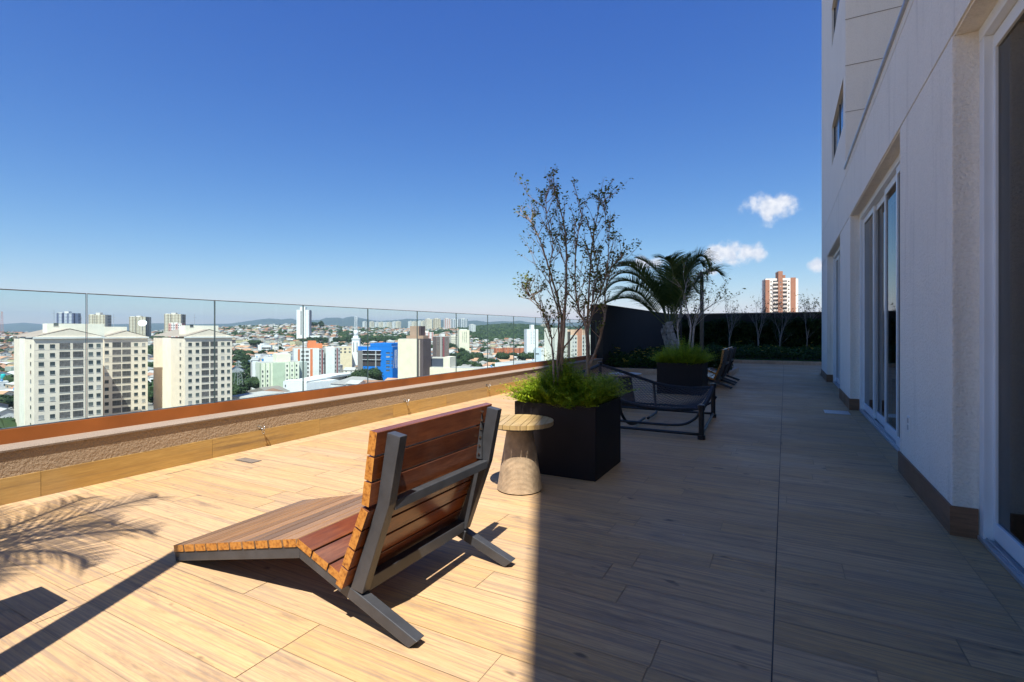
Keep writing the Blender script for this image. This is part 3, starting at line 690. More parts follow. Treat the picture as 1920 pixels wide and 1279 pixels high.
# ============================ lamp posts ============================
def lamp(x, y, h, w, ax, ay, label, gz=.0):
    r = empty('lamp_post', (x, y, gz), label, 'lamp post', 'square garden lamp posts')
    m = MB(); m.box(-w/2, w/2, -w/2, w/2, 0, h); m.build('post', M['black_tube'], r)
    d = Vector((ax, ay, 0)); e = .52
    m = MB(); m.beam((d.x*w/2, d.y*w/2, h-w*.3), (d.x*e, d.y*e, h-w*.3), w*.8, w*.5, side=(-ay, ax, 0)); a = m.build('arm', M['frame'], r)
    m = MB(); m.beam((d.x*.2, d.y*.2, h-w*.58), (d.x*e*.95, d.y*e*.95, h-w*.58), w*.5, .01, side=(-ay, ax, 0)); m.build('diffuser', M['plastic'], a)
    m = MB(); m.box(-w*.9, w*.9, -w*.9, w*.9, 0, .012); m.build('base_plate', M['frame'], r)
p = CW((1316-960)/F*15, 15); lamp(p.x, p.y, 2.86, .10, -.3, .95, 'thick dark square lamp post right of the palm', .02)
p = CW((1276.5-960)/F*21, 21); lamp(p.x, p.y, 2.95, .08, .88, .47, 'thinner dark lamp post behind the palm, arm pointing right', .1)
p = CW(-1.795, 1.17); lamp(p.x, p.y, 2.75, .10, .42, -.907, 'dark square lamp post beyond the left picture edge, casting a long shadow')
# ============================ rope net lounger ============================
hm = empty('net_lounger', (-1.6, 6.45, 0), 'black tubular lounger with a woven rope net seat', 'net lounger'); HB = Vector(hm.location)
XR, XL, Y0, Y1 = -.80, -2.40, 5.69, 7.21
for x, y, z in ((XR+.02, Y0, .36), (XR-.04, Y1, .445), (XL, Y0, .64), (XL, Y1, .69)):
    m = MB(); m.tube([(x, y, .0), (x, y, .045)], .04, 12); m.tube([(x, y, .045), (x, y, z-.035)], .029, 12); m.tube([(x, y, z-.05), (x, y, z)], .039, 12); m.tube([(x, y, z), (x, y, z+.006)], .033, 12)
    for v_ in range(len(m.v)): m.v[v_] = tuple(Vector(m.v[v_])-HB)
    m.build('post', M['black_tube'], hm)
def htube(name, pts, r, mat, smooth=True, n=8):
    raw = [Vector(p)-HB for p in pts]; fine = []; N = len(raw)
    for i in range(N-1):
        p0 = raw[max(i-1, 0)]; p1 = raw[i]; p2 = raw[i+1]; p3 = raw[min(i+2, N-1)]
        for j in range(6):
            t = j/6; fine.append(.5*((2*p1)+(p2-p0)*t+(2*p0-5*p1+4*p2-p3)*t*t+(3*p1-p0-3*p2+p3)*t**3))
    fine.append(raw[-1]); m = MB(); m.tube(fine, r, n); return m.build(name, mat, hm, smooth)
htube('base_tube', [(XL, Y0, .05), (XR, Y0, .05)], .016, M['black_tube']); htube('base_tube', [(XL, Y1, .05), (XR-.04, Y1, .05)], .016, M['black_tube'])
htube('base_tube', [(XR+.02, Y0, .05), (XR-.04, Y1, .05)], .016, M['black_tube']); htube('base_tube', [(XL, Y0, .05), (XL, Y1, .05)], .016, M['black_tube'])
def rail(x, s):            # height of the net's edge along x
    x0 = XL; t = (x-XL)/(XR-XL); zl = .60+.05*s; zr = .31+.08*s
    return interp([(0, zl), (.25, lerp(zl, zr, .42)), (.5, zr+.03), (.62, zr-.005), (.8, zr-.02), (1, zr+.012)], t)
for s, yy in ((0, Y0), (1, Y1)):
    xs = [lerp(XL, XR-.04*s, i/10) for i in range(11)]
    htube('edge_rail', [(x, yy, rail(x, s)) for x in xs], .017, M['black_rope'])
    m = MB(); N = 150                                    # rope wound round the rail
    for i in range(N):
        x = lerp(XL+.05, XR-.05, i/N); m.tube([Vector((x+.004*math.sin(a_), yy+.0195*math.cos(a_), rail(x, s)+.0195*math.sin(a_)))-HB for a_ in [q*math.pi/3 for q in range(7)]], .0045, 4, False)
    m.build('rope_winding', M['black_rope'], hm)
for x in (XL, XR):
    htube('end_rail', [(x+(.02 if x == XR else 0)-.06*t if x == XR else x, lerp(Y0, Y1, t), rail(x, t)-.03*math.sin(math.pi*t)) for t in (0, .25, .5, .75, 1)], .022, M['black_rope'])
m = MB()
for i in range(110):
    t = i/110; y = lerp(Y0+.05, Y1-.05, t); x = XR+.02-.06*t; z = rail(XR, t)-.03*math.sin(math.pi*t)
    m.tube([Vector((x+.025*math.cos(a_), y, z+.025*math.sin(a_)))-HB for a_ in [q*math.pi/3 for q in range(7)]], .0045, 4, False)
m.build('rope_winding', M['black_rope'], hm)
for yy in (Y0, Y1):
    s = 0 if yy == Y0 else 1; xm = -1.62 if s else -1.66
    htube('support_leg', [(xm, yy, rail(xm, s)), (xm+.02, yy-.01, .22), (xm+.06, yy+(.12 if s == 0 else -.12), .09), (xm+.10, yy+(.3 if s == 0 else -.3), .055), (xm+.10, (Y0+Y1)/2, .05)], .017, M['black_tube'])
    htube('brace', [(XR-.0, yy, .28), (XR-.06, yy+.01, .2), (XR-.22, yy+.02, .13), (xm+.2, yy+.02, .12), (XL+.2, yy+.02, .14), (XL, yy, .3)], .014, M['black_tube'])
def net(u, v):               # u along x, v along y
    x = lerp(XL, XR-.02, u); return Vector((x, lerp(Y0, Y1, v), lerp(rail(x, 0), rail(x, 1), v)-.13*math.sin(math.pi*v)*(math.sin(math.pi*min(1, max(0, u)))**.6)))-HB
m = MB(); N = 24
for dirn in (1, -1):
    for i in range(-N, N+1):
        pts = []
        for j in range(0, 33):
            v = j/32; u = i/N+dirn*v*.92+(0 if dirn > 0 else .0)
            if 0 <= u <= 1: pts.append(net(u, v))
        if len(pts) > 1: m.tube(pts, .0033, 3, False)
    if dirn > 0: continue
for i in range(N+1, 2*N+1):
    pts = [net(i/N-j/32*.92, j/32) for j in range(33) if 0 <= i/N-j/32*.92 <= 1]
    if len(pts) > 1: m.tube(pts, .0033, 3, False)
m.build('rope_net', M['black_rope'], hm)
# ============================ garden beds ============================
def bed_strip(name, rects, label):
    m = MB()
    for r_ in rects: m.box(*r_)
    return tag(m.build(name, M['soil']), label, kind='structure')
bed_strip('garden_bed', [(XP, -1.3, 13.85, 15.6, .0, .10), (XP, -1.95, 15.6, 24.2, .0, .101), (-1.95, 8, 19.7, 24.2, 0, .10)], 'raised planting bed soil')
ed = empty('bed_edging', (-1.2, 14, 0), 'pale stone edging round the raised garden beds', 'edging'); y = 0
def edge_run(p, q, w=.10, h=.12):
    p, q = Vector(p), Vector(q); L_ = (q-p).length; d = (q-p)/L_; n_ = max(1, int(L_/.6)); st = L_/n_; s_ = Vector((-d.y, d.x, 0))
    for i in range(n_):
        m = MB(); m.k = rc(); a = p+d*(i*st+.003); b = p+d*((i+1)*st-.003); c_ = (a+b)/2+Vector((0, 0, h/2)); m.ob(c_, (b-a)/2, s_*w/2, (0, 0, h/2)); L(m.build('edging_stone', M['stone_edge'], bevel=.004), ed)
edge_run((XP, 13.8, 0), (-1.25, 13.8, 0)); edge_run((-1.25, 13.85, 0), (-1.2, 15.65, 0)); edge_run((-1.15, 15.65, 0), (-1.95, 15.65, 0)); edge_run((-1.9, 15.7, 0), (-1.9, 19.6, 0)); edge_run((-1.95, 19.65, 0), (8, 19.65, 0))
def scatter(name, rects, n, hfun, size, mat, label, flat=0, kind='stuff', cat=None):
    m = MB(); areas = [(x1-x0)*(y1-y0) for x0, x1, y0, y1 in rects]; tot_ = sum(areas)
    for (x0, x1, y0, y1), A in zip(rects, areas):
        for _ in range(int(n*A/tot_)):
            x, y = U(x0, x1), U(y0, y1); h = hfun(x, y); z = .1+h*(random.random()**.5)
            leafq(m, Vector((x, y, z)), size*U(.6, 1.3))
    return tag(m.build(name, mat), label, cat, kind=kind)
def hb(x, y): return .16+.26*noise.noise(Vector((x*1.4, y*1.4, 3)))+.12*noise.noise(Vector((x*5, y*5, 0)))+.14
scatter('ground_cover', [(XP+.05, -1.4, 14.0, 15.5), (XP+.05, -2.0, 15.5, 24), (-2, 3.2, 20.2, 24)], 42000, lambda x, y: max(.05, hb(x, y)*1.15), .085, M['cover'], 'dark green flowering ground cover in the beds')
m = MB()
for _ in range(230):
    x, y = random.choice(((U(XP+.1, -1.6), U(14.1, 19)), (U(XP+.1, -1.6), U(14.1, 15.6)), (U(-2, 2.4), U(20.6, 23.4)))); z = .1+hb(x, y)*1.15*U(.9, 1.1)
    c_ = Vector((x, y, z)); r_ = U(.03, .05)
    for q in range(5):
        a_ = q*1.2566; m.face([c_, c_+Vector((math.cos(a_-.5)*r_, math.sin(a_-.5)*r_, r_*.5)), c_+Vector((math.cos(a_)*r_*1.25, math.sin(a_)*r_*1.25, r_*.6)), c_+Vector((math.cos(a_+.5)*r_, math.sin(a_+.5)*r_, r_*.5))])
tag(m.build('yellow_flowers', M['flower']), 'small yellow flowers dotted over the ground cover', kind='stuff')
def grass(rects, n):
    m = MB()
    for x0, x1, y0, y1 in rects:
        for _ in range(n):
            x, y = U(x0, x1), U(y0, y1); h = U(.03, .06); a_ = U(0, 6.28); m.face([(x-.004*math.cos(a_), y-.004*math.sin(a_), .1), (x+.004*math.cos(a_), y+.004*math.sin(a_), .1), (x+U(-.02, .02), y+U(-.02, .02), .1+h)], (random.random(), 0, 0))
    return m
tag(grass([(-2.2, -1.3, 13.9, 15.55), (-1.9, 3.0, 19.72, 20.3)], 7000).build('lawn_strip', M['lawn']), 'short grass along the edge of the beds', kind='stuff')
m = MB()
for _ in range(5200):
    d_ = Vector((U(-1, 1), U(-1, 1), U(-1, 1))).normalized()*U(.72, 1.05); leafq(m, Vector((-1.62+d_.x*.42, 14.35+d_.y*.42, .33+d_.z*.36)), .07*U(.7, 1.2))
tag(m.build('round_shrub', M['hedge']), 'rounded dark green shrub at the bed corner behind the shaded chairs', 'shrub')
m = MB()                                                # hedge on the far wall
for _ in range(52000):
    x = U(XP+.05, 3.2); z = U(.15, 1.72); d_ = .16+.16*noise.noise(Vector((x*1.6, z*1.6, 0)))+.10*noise.noise(Vector((x*5, z*5, 0)))
    top = 1.62+.22*noise.noise(Vector((x*1.1, 0, 5)))
    if z > top: continue
    leafq(m, Vector((x, 24.18-max(.02, d_)*2*random.random()**.5, z)), .085*U(.7, 1.3))
hd = m.build('hedge', M['hedge']); tag(hd, 'dark clipped hedge against the far wall', 'hedge')
# ============================ terrain ============================
random.seed(21)
CREST = [(-900, 628), (-300, 627), (0, 624), (150, 625), (280, 622), (360, 616), (440, 612), (500, 609), (560, 608), (620, 610), (680, 614), (800, 616), (880, 612), (950, 606), (1000, 608), (1060, 612), (1150, 614), (1500, 618), (2600, 624)]
MTN = [(-900, 612), (-100, 611), (0, 608), (45, 605), (90, 609), (200, 608), (300, 606), (350, 608), (430, 607), (480, 600), (505, 597), (530, 599), (545, 597), (560, 601), (600, 600), (610, 596), (636, 595.5), (641, 598), (652, 594.5), (662, 593), (674, 596), (700, 601), (715, 602), (745, 600), (765, 597.5), (790, 599), (840, 600), (868, 602), (893, 601), (915, 604), (940, 602), (960, 603), (973, 601), (990, 604), (1010, 606), (1050, 606), (1110, 603), (1200, 607), (2600, 610)]
def pcol(xc, zc): return 960+F*xc/zc if zc > .02*abs(xc)+1 else (-900 if xc < 0 else 2600)
def terr(xc, zc):
    D = math.hypot(xc, zc); p = min(2600, max(-900, pcol(xc, zc))); pz = min(1, max(.35, zc/max(D, 1)))
    Dc = 1750*(1-sm(840, 920, p))+2400*sm(840, 920, p); D0 = 430*(1-sm(840, 920, p))+950*sm(840, 920, p)
    Hc = EYE+(620-interp(CREST, p)-3.0)*Dc*pz/F-3
    t = max(0, min(1, (D-D0)/(Dc-D0))); h = lerp(-37, Hc, t*t*(3-2*t)*.45+t*.55)
    if D > Dc: h = lerp(Hc, -25, sm(Dc, Dc*1.8, D))
    n_ = noise.noise(Vector((xc/260, zc/260, 1)))*9*sm(400, 1000, D)+noise.noise(Vector((xc/90, zc/90, 4)))*3*sm(400, 900, D)
    n_ *= 1-sm(Dc*.80, Dc*.97, D)*.75 if D < Dc else .25
    return h+n_
m = MB(); NA = 150; rings = [6*1.062**i for i in range(122)]; vs = []
for R_ in rings:
    for a in range(NA+1):
        th = lerp(-math.radians(180), math.radians(180), a/NA); xc, zc = R_*math.sin(th), R_*math.cos(th); vs.append(CW(xc, zc, terr(xc, zc) if R_ > 60 else -37))
fs = [(i*(NA+1)+a, i*(NA+1)+a+1, (i+1)*(NA+1)+a+1, (i+1)*(NA+1)+a) for i in range(len(rings)-1) for a in range(NA)]
fs.append(tuple(range(NA-1, -1, -1)))
m.idx(vs, fs)
t = NT('urban_ground'); v = t.coords(); a1 = t.noise(v, .02, 5, .6); b1 = t.noise(v, .006, 4, .6); c1 = t.noise(v, .16, 4, .6)
c_ = t.ramp(a1, [(.36, (.085, .085, .08)), (.5, (.20, .17, .14)), (.6, (.28, .25, .21)), (.72, (.10, .12, .05))])
gd = t.n('VectorMath', operation='LENGTH'); g2 = t.n('TexCoord'); t.l(g2.outputs['Object'], gd.inputs[0])
far = t.n('MapRange'); t.l(gd.outputs['Value'], far.inputs[0]); far.inputs[1].default_value = 1700; far.inputs[2].default_value = 2600
c_ = t.mix(far.outputs[0], c_, t.ramp(a1, [(.35, (.020, .035, .012)), (.65, (.05, .075, .025))]))
t.col(t.mix(t.ramp(c1, [(.3, .35), (.7, 0)]), c_, (.05, .05, .04))); t.set(.9, 0, .2)
tag(m.build('ground', t.m, smooth=True), 'city ground rising into low hills', kind='structure')
# mountains on the horizon
m = MB(); vs = []; ps = list(range(-1500, 3001, 6)); rows = [(.72, 0), (.82, .32), (.91, .72), (1.0, 1), (1.1, .75), (1.25, .2)]
for k, hf in rows:
    for p in ps:
        zc = 10500*k; top = EYE+(620-interp(MTN, p))*10500/F-0; q = noise.noise(Vector((p/13, k*6, 0)))*.16+noise.noise(Vector((p/40, k*3, 7)))*.2
        h = lerp(-60, top, max(0, hf*(1+(q if hf < .99 else noise.noise(Vector((p/5, 0, 0)))*.02)))); vs.append(CW((p-960)/F*zc, zc, h))
n_ = len(ps); m.idx(vs, [(i*n_+a, i*n_+a+1, (i+1)*n_+a+1, (i+1)*n_+a) for i in range(len(rows)-1) for a in range(n_-1)])
t = NT('far_forest'); v = t.coords(); t.col(t.ramp(t.noise(v, .004, 8, .7), [(.35, (.018, .035, .015)), (.65, (.06, .08, .04))])); t.set(.95, 0, .1)
tag(m.build('mountains', t.m), 'low wooded mountains along the horizon', kind='structure')

# ============================ city houses ============================
WALLC = [(.80, .78, .73), (.72, .68, .60), (.78, .72, .58), (.66, .62, .56), (.80, .76, .66), (.62, .50, .38), (.58, .42, .33), (.72, .55, .38), (.55, .60, .50), (.70, .62, .38), (.50, .50, .50), (.62, .40, .30), (.78, .77, .75)]
ROOFC = [(.46, .21, .12), (.40, .18, .10), (.38, .21, .14), (.50, .28, .17), (.36, .25, .18), (.34, .31, .28), (.46, .44, .42), (.66, .64, .60), (.55, .52, .48), (.30, .26, .22), (.50, .47, .44)]
def house_geo(m, c, ang, w, d, h, wc, rc_, style, gnd=-6, win=True):
    ca, sa = math.cos(ang), math.sin(ang)
    def P(x, y, z): return (c[0]+x*ca-y*sa, c[1]+x*sa+y*ca, c[2]+z)
    w /= 2; d /= 2; m.m = 0; r = h
    for (a, b), (e, f_) in (((-w, -d), (w, -d)), ((w, -d), (w, d)), ((w, d), (-w, d)), ((-w, d), (-w, -d))): m.face([P(a, b, gnd), P(e, f_, gnd), P(e, f_, h), P(a, b, h)], wc)
    o = .35; rh = min(w, d)*.45
    if style == 0:      # hip
        if w > d: R1, R2 = (-(w-d), 0), (w-d, 0)
        else: R1, R2 = (0, -(d-w)), (0, d-w)
        A, B, C_, D_ = P(-w-o, -d-o, h), P(w+o, -d-o, h), P(w+o, d+o, h), P(-w-o, d+o, h); r1, r2 = P(*R1, h+rh), P(*R2, h+rh)
        if w > d: m.face([A, B, r2, r1], rc_); m.face([B, C_, r2], rc_); m.face([C_, D_, r1, r2], rc_); m.face([D_, A, r1], rc_)
        else: m.face([A, B, r1], rc_); m.face([B, C_, r2, r1], rc_); m.face([C_, D_, r2], rc_); m.face([D_, A, r1, r2], rc_)
    elif style == 1:    # gable
        A, B, C_, D_ = P(-w-o, -d-o, h-.1), P(w+o, -d-o, h-.1), P(w+o, d+o, h-.1), P(-w-o, d+o, h-.1); r1, r2 = P(-w-o, 0, h+rh), P(w+o, 0, h+rh)
        m.face([A, B, r2, r1], rc_); m.face([C_, D_, r1, r2], rc_); m.face([P(w, -d, h), P(w, d, h), P(w, 0, h+rh*.93)], wc); m.face([P(-w, d, h), P(-w, -d, h), P(-w, 0, h+rh*.93)], wc)
    else:               # flat with parapet and tank
        m.face([P(-w, -d, h-.3), P(w, -d, h-.3), P(w, d, h-.3), P(-w, d, h-.3)], rc_)
        x, y = U(-w*.6, w*.6), U(-d*.6, d*.6); q = 1.1
        for (a, b), (e, f_) in (((x-q, y-q), (x+q, y-q)), ((x+q, y-q), (x+q, y+q)), ((x+q, y+q), (x-q, y+q)), ((x-q, y+q), (x-q, y-q))): m.face([P(a, b, h-.3), P(e, f_, h-.3), P(e, f_, h+1.5), P(a, b, h+1.5)], wc)
        m.face([P(x-q, y-q, h+1.5), P(x+q, y-q, h+1.5), P(x+q, y+q, h+1.5), P(x-q, y+q, h+1.5)], rc_)
    if win:
        wd = (.10, .11, .12)
        for z0 in ([1.1] if h < 4.5 else [1.1, 4.0]):
            if z0+1.1 > h: continue
            for x in (-w*.5, w*.45): m.face([P(x-.6, -d-.03, z0), P(x+.6, -d-.03, z0), P(x+.6, -d-.03, z0+1.1), P(x-.6, -d-.03, z0+1.1)], wd); m.face([P(x+.6, d+.03, z0), P(x-.6, d+.03, z0), P(x-.6, d+.03, z0+1.1), P(x+.6, d+.03, z0+1.1)], wd)
            m.face([P(w+.03, -.6, z0), P(w+.03, .6, z0), P(w+.03, .6, z0+1.1), P(w+.03, -.6, z0+1.1)], wd); m.face([P(-w-.03, .6, z0), P(-w-.03, -.6, z0), P(-w-.03, -.6, z0+1.1), P(-w-.03, .6, z0+1.1)], wd)
# zones kept clear for the named buildings: (pixel from, to, depth from, to)
CLEAR = [(10, 300, 130, 260), (290, 450, 170, 270), (470, 640, 270, 420), (520, 640, 250, 330), (655, 745, 330, 440), (735, 925, 190, 275), (630, 730, 300, 360), (545, 620, 860, 960), (915, 1050, 690, 790), (1040, 1130, 320, 420), (975, 1020, 640, 740), (640, 690, 480, 530), (478, 515, 630, 680), (440, 474, 780, 830), (990, 1030, 330, 380), (960, 1010, 290, 350), (805, 855, 530, 590), (855, 890, 680, 750), (620, 665, 465, 500)]
def clear(p, zc):
    return any(a <= p <= b and c_ <= zc <= d_ for a, b, c_, d_ in CLEAR)
def green(xc, zc, p, D):
    if 860 < p < 1500 and 1250 < D: return True
    if 640 < p < 770 and 900 < D < 1250 and noise.noise(Vector((xc/150, zc/150, 2))) > -.25: return True
    return noise.noise(Vector((xc/120, zc/120, 9)))+.5*noise.noise(Vector((xc/40, zc/40, 3))) > .30
cells = []; zc = 150.
trees = []
step = 13.5
while zc < 2350:
    st = step*(1+.35*sm(1200, 2300, zc)); x = -1.35*zc-120
    while x < .30*zc+60:
        xc, zz_ = x+U(-3, 3), zc+U(-3, 3); x += st; p = pcol(xc, zz_); D = math.hypot(xc, zz_)
        w_ = CW(xc, zz_)
        if w_.x > -25 and w_.y < 45: continue
        if clear(p, zz_): continue
        h_ = terr(xc, zz_)
        if green(xc, zz_, p, D): trees.append((xc, zz_, h_, D, p)); continue
        if abs((w_.x+9e5) % 95-4) < 4.5 or abs((w_.y+9e5) % 62-3) < 4: continue       # streets
        if random.random() < .10: trees.append((xc, zz_, h_, D, p)); continue
        cells.append((xc, zz_, h_, D, p))
    zc += st
def screen(xc, zc_, z): return 960+F*xc/zc_, 620-(z-EYE)*F/zc_
RIM = lambda p: 808-.126*p
def inview(xc, zc_, z, mar=12):
    p, q = screen(xc, zc_, z); return -mar < p < 1105 and q < RIM(p)+6
OCC = [(27, 277, 635, 900, 205), (303, 435, 634, 900, 210), (746, 792, 636, 900, 252), (488, 577, 681, 900, 310), (550, 633, 655, 900, 350), (671, 736, 646, 900, 382), (650, 722, 668, 900, 330), (531, 612, 716, 900, 300), (792, 912, 690, 900, 255), (1055, 1110, 618, 900, 360)]
def hidden(xc, zc_, z):
    p, q = screen(xc, zc_, z); return any(a < p < b and c_ < q < d_ and zc_ > e for a, b, c_, d_, e in OCC)
cells.sort(key=lambda c_: c_[3])
vis = [c_ for c_ in cells if inview(c_[0], c_[1], c_[2]+4) and not hidden(c_[0], c_[1], c_[2]+5)]
indiv = set(id(c_) for c_ in vis[:285])
# prototypes for single houses: each with wall, roof, window parts
HG = {'o': 'houses with orange tiled roofs', 'b': 'houses with brown tiled roofs', 'g': 'houses with grey roofs', 'w': 'flat roofed pale houses'}
protos = []
def part_house(style, wc, rcx, w, d, h, key, lab):
    r = empty('house', (0, 0, 0), lab, 'house', HG[key]); o = .35; rh = min(w, d)*.22
    wm_ = wallmat(wc); rm_ = wallmat(rcx, 'roof_cover'); W2, D2 = w/2, d/2
    m = MB(); m.box(-W2, W2, -D2, D2, -6, h)
    if style == 1:
        for x in (-W2+.1, W2-.1): m.idx([(x-.1, -D2, h), (x+.1, -D2, h), (x+.1, D2, h), (x-.1, D2, h), (x-.1, 0, h+rh), (x+.1, 0, h+rh)], [(0, 1, 5, 4), (2, 3, 4, 5), (0, 4, 3), (1, 2, 5)])
    m.build('wall', wm_, r)
    m = MB()
    if style == 0:
        e = max(0, W2-D2) if W2 > D2 else 0; f_ = max(0, D2-W2)
        A = [(-W2-o, -D2-o, h), (W2+o, -D2-o, h), (W2+o, D2+o, h), (-W2-o, D2+o, h), (-e, -f_, h+rh), (e, f_, h+rh)]
        m.idx(A, [(0, 1, 5, 4), (1, 2, 5), (2, 3, 4, 5), (3, 0, 4), (3, 2, 1, 0)] if W2 >= D2 else [(0, 1, 4), (1, 2, 5, 4), (2, 3, 5), (3, 0, 4, 5), (3, 2, 1, 0)])
    elif style == 1:
        for s_ in (-1, 1): m.idx([(-W2-o, s_*(D2+o), h-.1), (W2+o, s_*(D2+o), h-.1), (W2+o, 0, h+rh), (-W2-o, 0, h+rh), (-W2-o, s_*(D2+o), h-.25), (W2+o, s_*(D2+o), h-.25), (W2+o, 0, h+rh-.15), (-W2-o, 0, h+rh-.15)], [(0, 1, 2, 3), (7, 6, 5, 4), (0, 4, 5, 1), (1, 5, 6, 2), (3, 7, 4, 0)])
    else:
        m.box(-W2-.1, W2+.1, -D2-.1, D2+.1, h, h+.2)
    ro = m.build('roof', rm_, r)
    if style == 2: m = MB(); m.lathe([(.7, h+.2), (.8, h+1.3), (.3, h+1.6)], 10, (W2*.4, D2*.3)); m.build('water_tank', wallmat((.12, .25, .42)), ro)
    m = MB(); m.box(-.65, .65, -.05, .05, -.55, .55); wmesh = None
    spots = [(-W2*.5, -D2, 0), (W2*.45, -D2, 0), (W2, -.5, 1), (W2, D2*.6, 1), (-W2, 0, 1)]
    for z0 in ([1.8] if h < 4.5 else [1.8, 4.6]):
        for x, y, k in spots:
            if wmesh is None: wo = m.build('window', M['pane_dark'], r); wmesh = wo.data
            else: wo = bpy.data.objects.new('window', wmesh); COL.objects.link(wo); wo.parent = r
            wo.location = (x, y, z0); wo.rotation_euler[2] = math.pi/2 if k else 0
    m = MB(); m.box(-.5, .5, -.06, .06, 0, 2.1); q = m.build('door', wallmat((.25, .15, .09)), r); q.location = (0, -D2, 0)
    return r
PR = [(0, WALLC[0], ROOFC[0], 9, 8, 3.2, 'o', 'pale house with an orange hipped tile roof in the crowded streets below'), (1, WALLC[2], ROOFC[3], 11, 8, 5.9, 'o', 'cream two storey house with an orange gabled tile roof in the streets below'),
      (1, WALLC[5], ROOFC[4], 9, 7, 3.3, 'b', 'tan house with a brown gabled tile roof in the streets below'), (0, WALLC[1], ROOFC[2], 10, 9, 5.8, 'b', 'beige two storey house with a brown hipped roof in the streets below'),
      (1, WALLC[12], ROOFC[6], 12, 9, 4.2, 'g', 'white house under a grey sheet gable roof in the streets below'), (0, WALLC[4], ROOFC[5], 9, 9, 6.0, 'g', 'pale two storey house with a dark grey hipped roof below'),
      (2, WALLC[12], ROOFC[7], 9, 9, 6.2, 'w', 'white flat roofed two storey house with a rooftop water tank'), (2, WALLC[9], ROOFC[6], 9, 8, 3.3, 'w', 'yellowish flat roofed low house with a rooftop water tank')]
pused = [None]*len(PR)
hm_ = MB(); ni = 0
for c_ in cells:
    xc, zz_, h_, D, p = c_; pos = CW(xc, zz_, h_); ang = random.choice((0, 0, 0, math.pi/2, .15, -.2, .5))
    if id(c_) in indiv:
        k = random.choice((0, 0, 1, 1, 2, 3, 4, 4, 5, 6, 6, 7))
        if pused[k] is None: o = pused[k] = part_house(*PR[k])
        elif ni < 110: o = copy_tree(pused[k])
        else:                      # smaller in the picture: wall and roof only
            o = pused[k].copy(); COL.objects.link(o)
            for chd in pused[k].children:
                if chd.name.startswith(('wall', 'roof')):
                    q = chd.copy(); COL.objects.link(q); q.parent = o
        o.location = pos; o.rotation_euler[2] = ang; s_ = U(.85, 1.2); o.scale = (s_, s_, U(.9, 1.15)); ni += 1
    else:
        wc = random.choice(WALLC); s_ = U(.68, .98); wc = tuple(min(.85, q*s_) for q in wc); rcx = random.choice(ROOFC); s_ = U(.62, 1.0); rcx = tuple(q*s_ for q in rcx)
        w, d, h = U(7, 12), U(7, 11), random.choice((3.1, 3.2, 5.8, 6, 6.2, 8.6))
        if D < 700 and random.random() < .12: w, d, h, wc = U(18, 30), U(14, 24), U(5, 8), (.72, .71, .68)
        house_geo(hm_, pos, ang, w, d, h, wc, rcx, random.choice((0, 0, 1, 1, 1, 2)), win=D < 1300)
tag(hm_.build('far_houses', M['house']), 'dense mass of small houses covering the hillside', kind='stuff')
# ============================ city trees ============================
def crown_mesh(nl, rx, rz, nleaf, lsz, seed):
    rnd = random.Random(seed); lobes = []
    for _ in range(nl):
        th = rnd.uniform(0, 6.283); rr = rx*math.sqrt(rnd.random())*.72; lobes.append((rr*math.cos(th), rr*math.sin(th), rnd.uniform(-.45, .5)*rz*(1-.5*rr/rx), rx*rnd.uniform(.28, .46)))
    m = MB()
    for _ in range(nleaf):
        lx, ly, lz, lr = rnd.choice(lobes); d = Vector((rnd.gauss(0, 1), rnd.gauss(0, 1), rnd.gauss(0, 1))).normalized(); p = Vector((lx, ly, lz))+Vector((d.x*lr, d.y*lr, d.z*lr*.8))*rnd.uniform(.72, 1.08)
        t1 = d.cross(Vector((rnd.gauss(0, 1), rnd.gauss(0, 1), rnd.gauss(0, 1)))).normalized(); t2 = d.cross(t1); t1 = (t1+d*rnd.uniform(-.6, .6)).normalized()
        s_ = lsz*rnd.uniform(.6, 1.4); m.face([p-t1*s_-t2*s_*.6, p+t1*s_*.2-t2*s_, p+t1*s_+t2*s_*.4, p-t1*s_*.3+t2*s_*.9], (rnd.random(), 0, 0))
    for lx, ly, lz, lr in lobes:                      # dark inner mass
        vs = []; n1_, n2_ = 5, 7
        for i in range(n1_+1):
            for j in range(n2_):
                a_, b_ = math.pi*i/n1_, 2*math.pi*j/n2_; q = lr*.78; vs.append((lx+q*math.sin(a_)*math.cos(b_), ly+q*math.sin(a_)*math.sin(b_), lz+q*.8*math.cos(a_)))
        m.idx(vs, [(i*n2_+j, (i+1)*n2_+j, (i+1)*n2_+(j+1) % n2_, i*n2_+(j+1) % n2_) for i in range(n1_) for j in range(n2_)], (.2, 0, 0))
    return m
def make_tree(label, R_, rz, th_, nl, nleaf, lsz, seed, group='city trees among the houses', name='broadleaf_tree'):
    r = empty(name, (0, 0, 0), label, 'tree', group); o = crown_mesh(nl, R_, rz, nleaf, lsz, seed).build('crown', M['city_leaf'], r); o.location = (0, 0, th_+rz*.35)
    m = MB(); m.tube([(0, 0, -3), (.05, 0, th_*.5), (.1, .05, th_)], [R_*.09, R_*.07, R_*.05], 7)
    for q in range(4):
        a_ = q*1.57+seed; m.tube([(.05, 0, th_*.6), (R_*.25*math.cos(a_), R_*.25*math.sin(a_), th_+rz*.2), (R_*.5*math.cos(a_), R_*.5*math.sin(a_), th_+rz*.45)], [R_*.05, R_*.035, R_*.02], 5)
    m.build('trunk', M['bark_grey'], r); return r
random.seed(33)
TP = [make_tree('rounded dark green tree growing between the houses below', 5, 4.4, 3, 9, 900, .42, 1), make_tree('broad low dark tree growing between the houses below', 6.5, 4, 3.2, 13, 1200, .45, 2), make_tree('small upright green tree growing between the houses below', 3.6, 4.6, 2.6, 7, 600, .38, 3)]
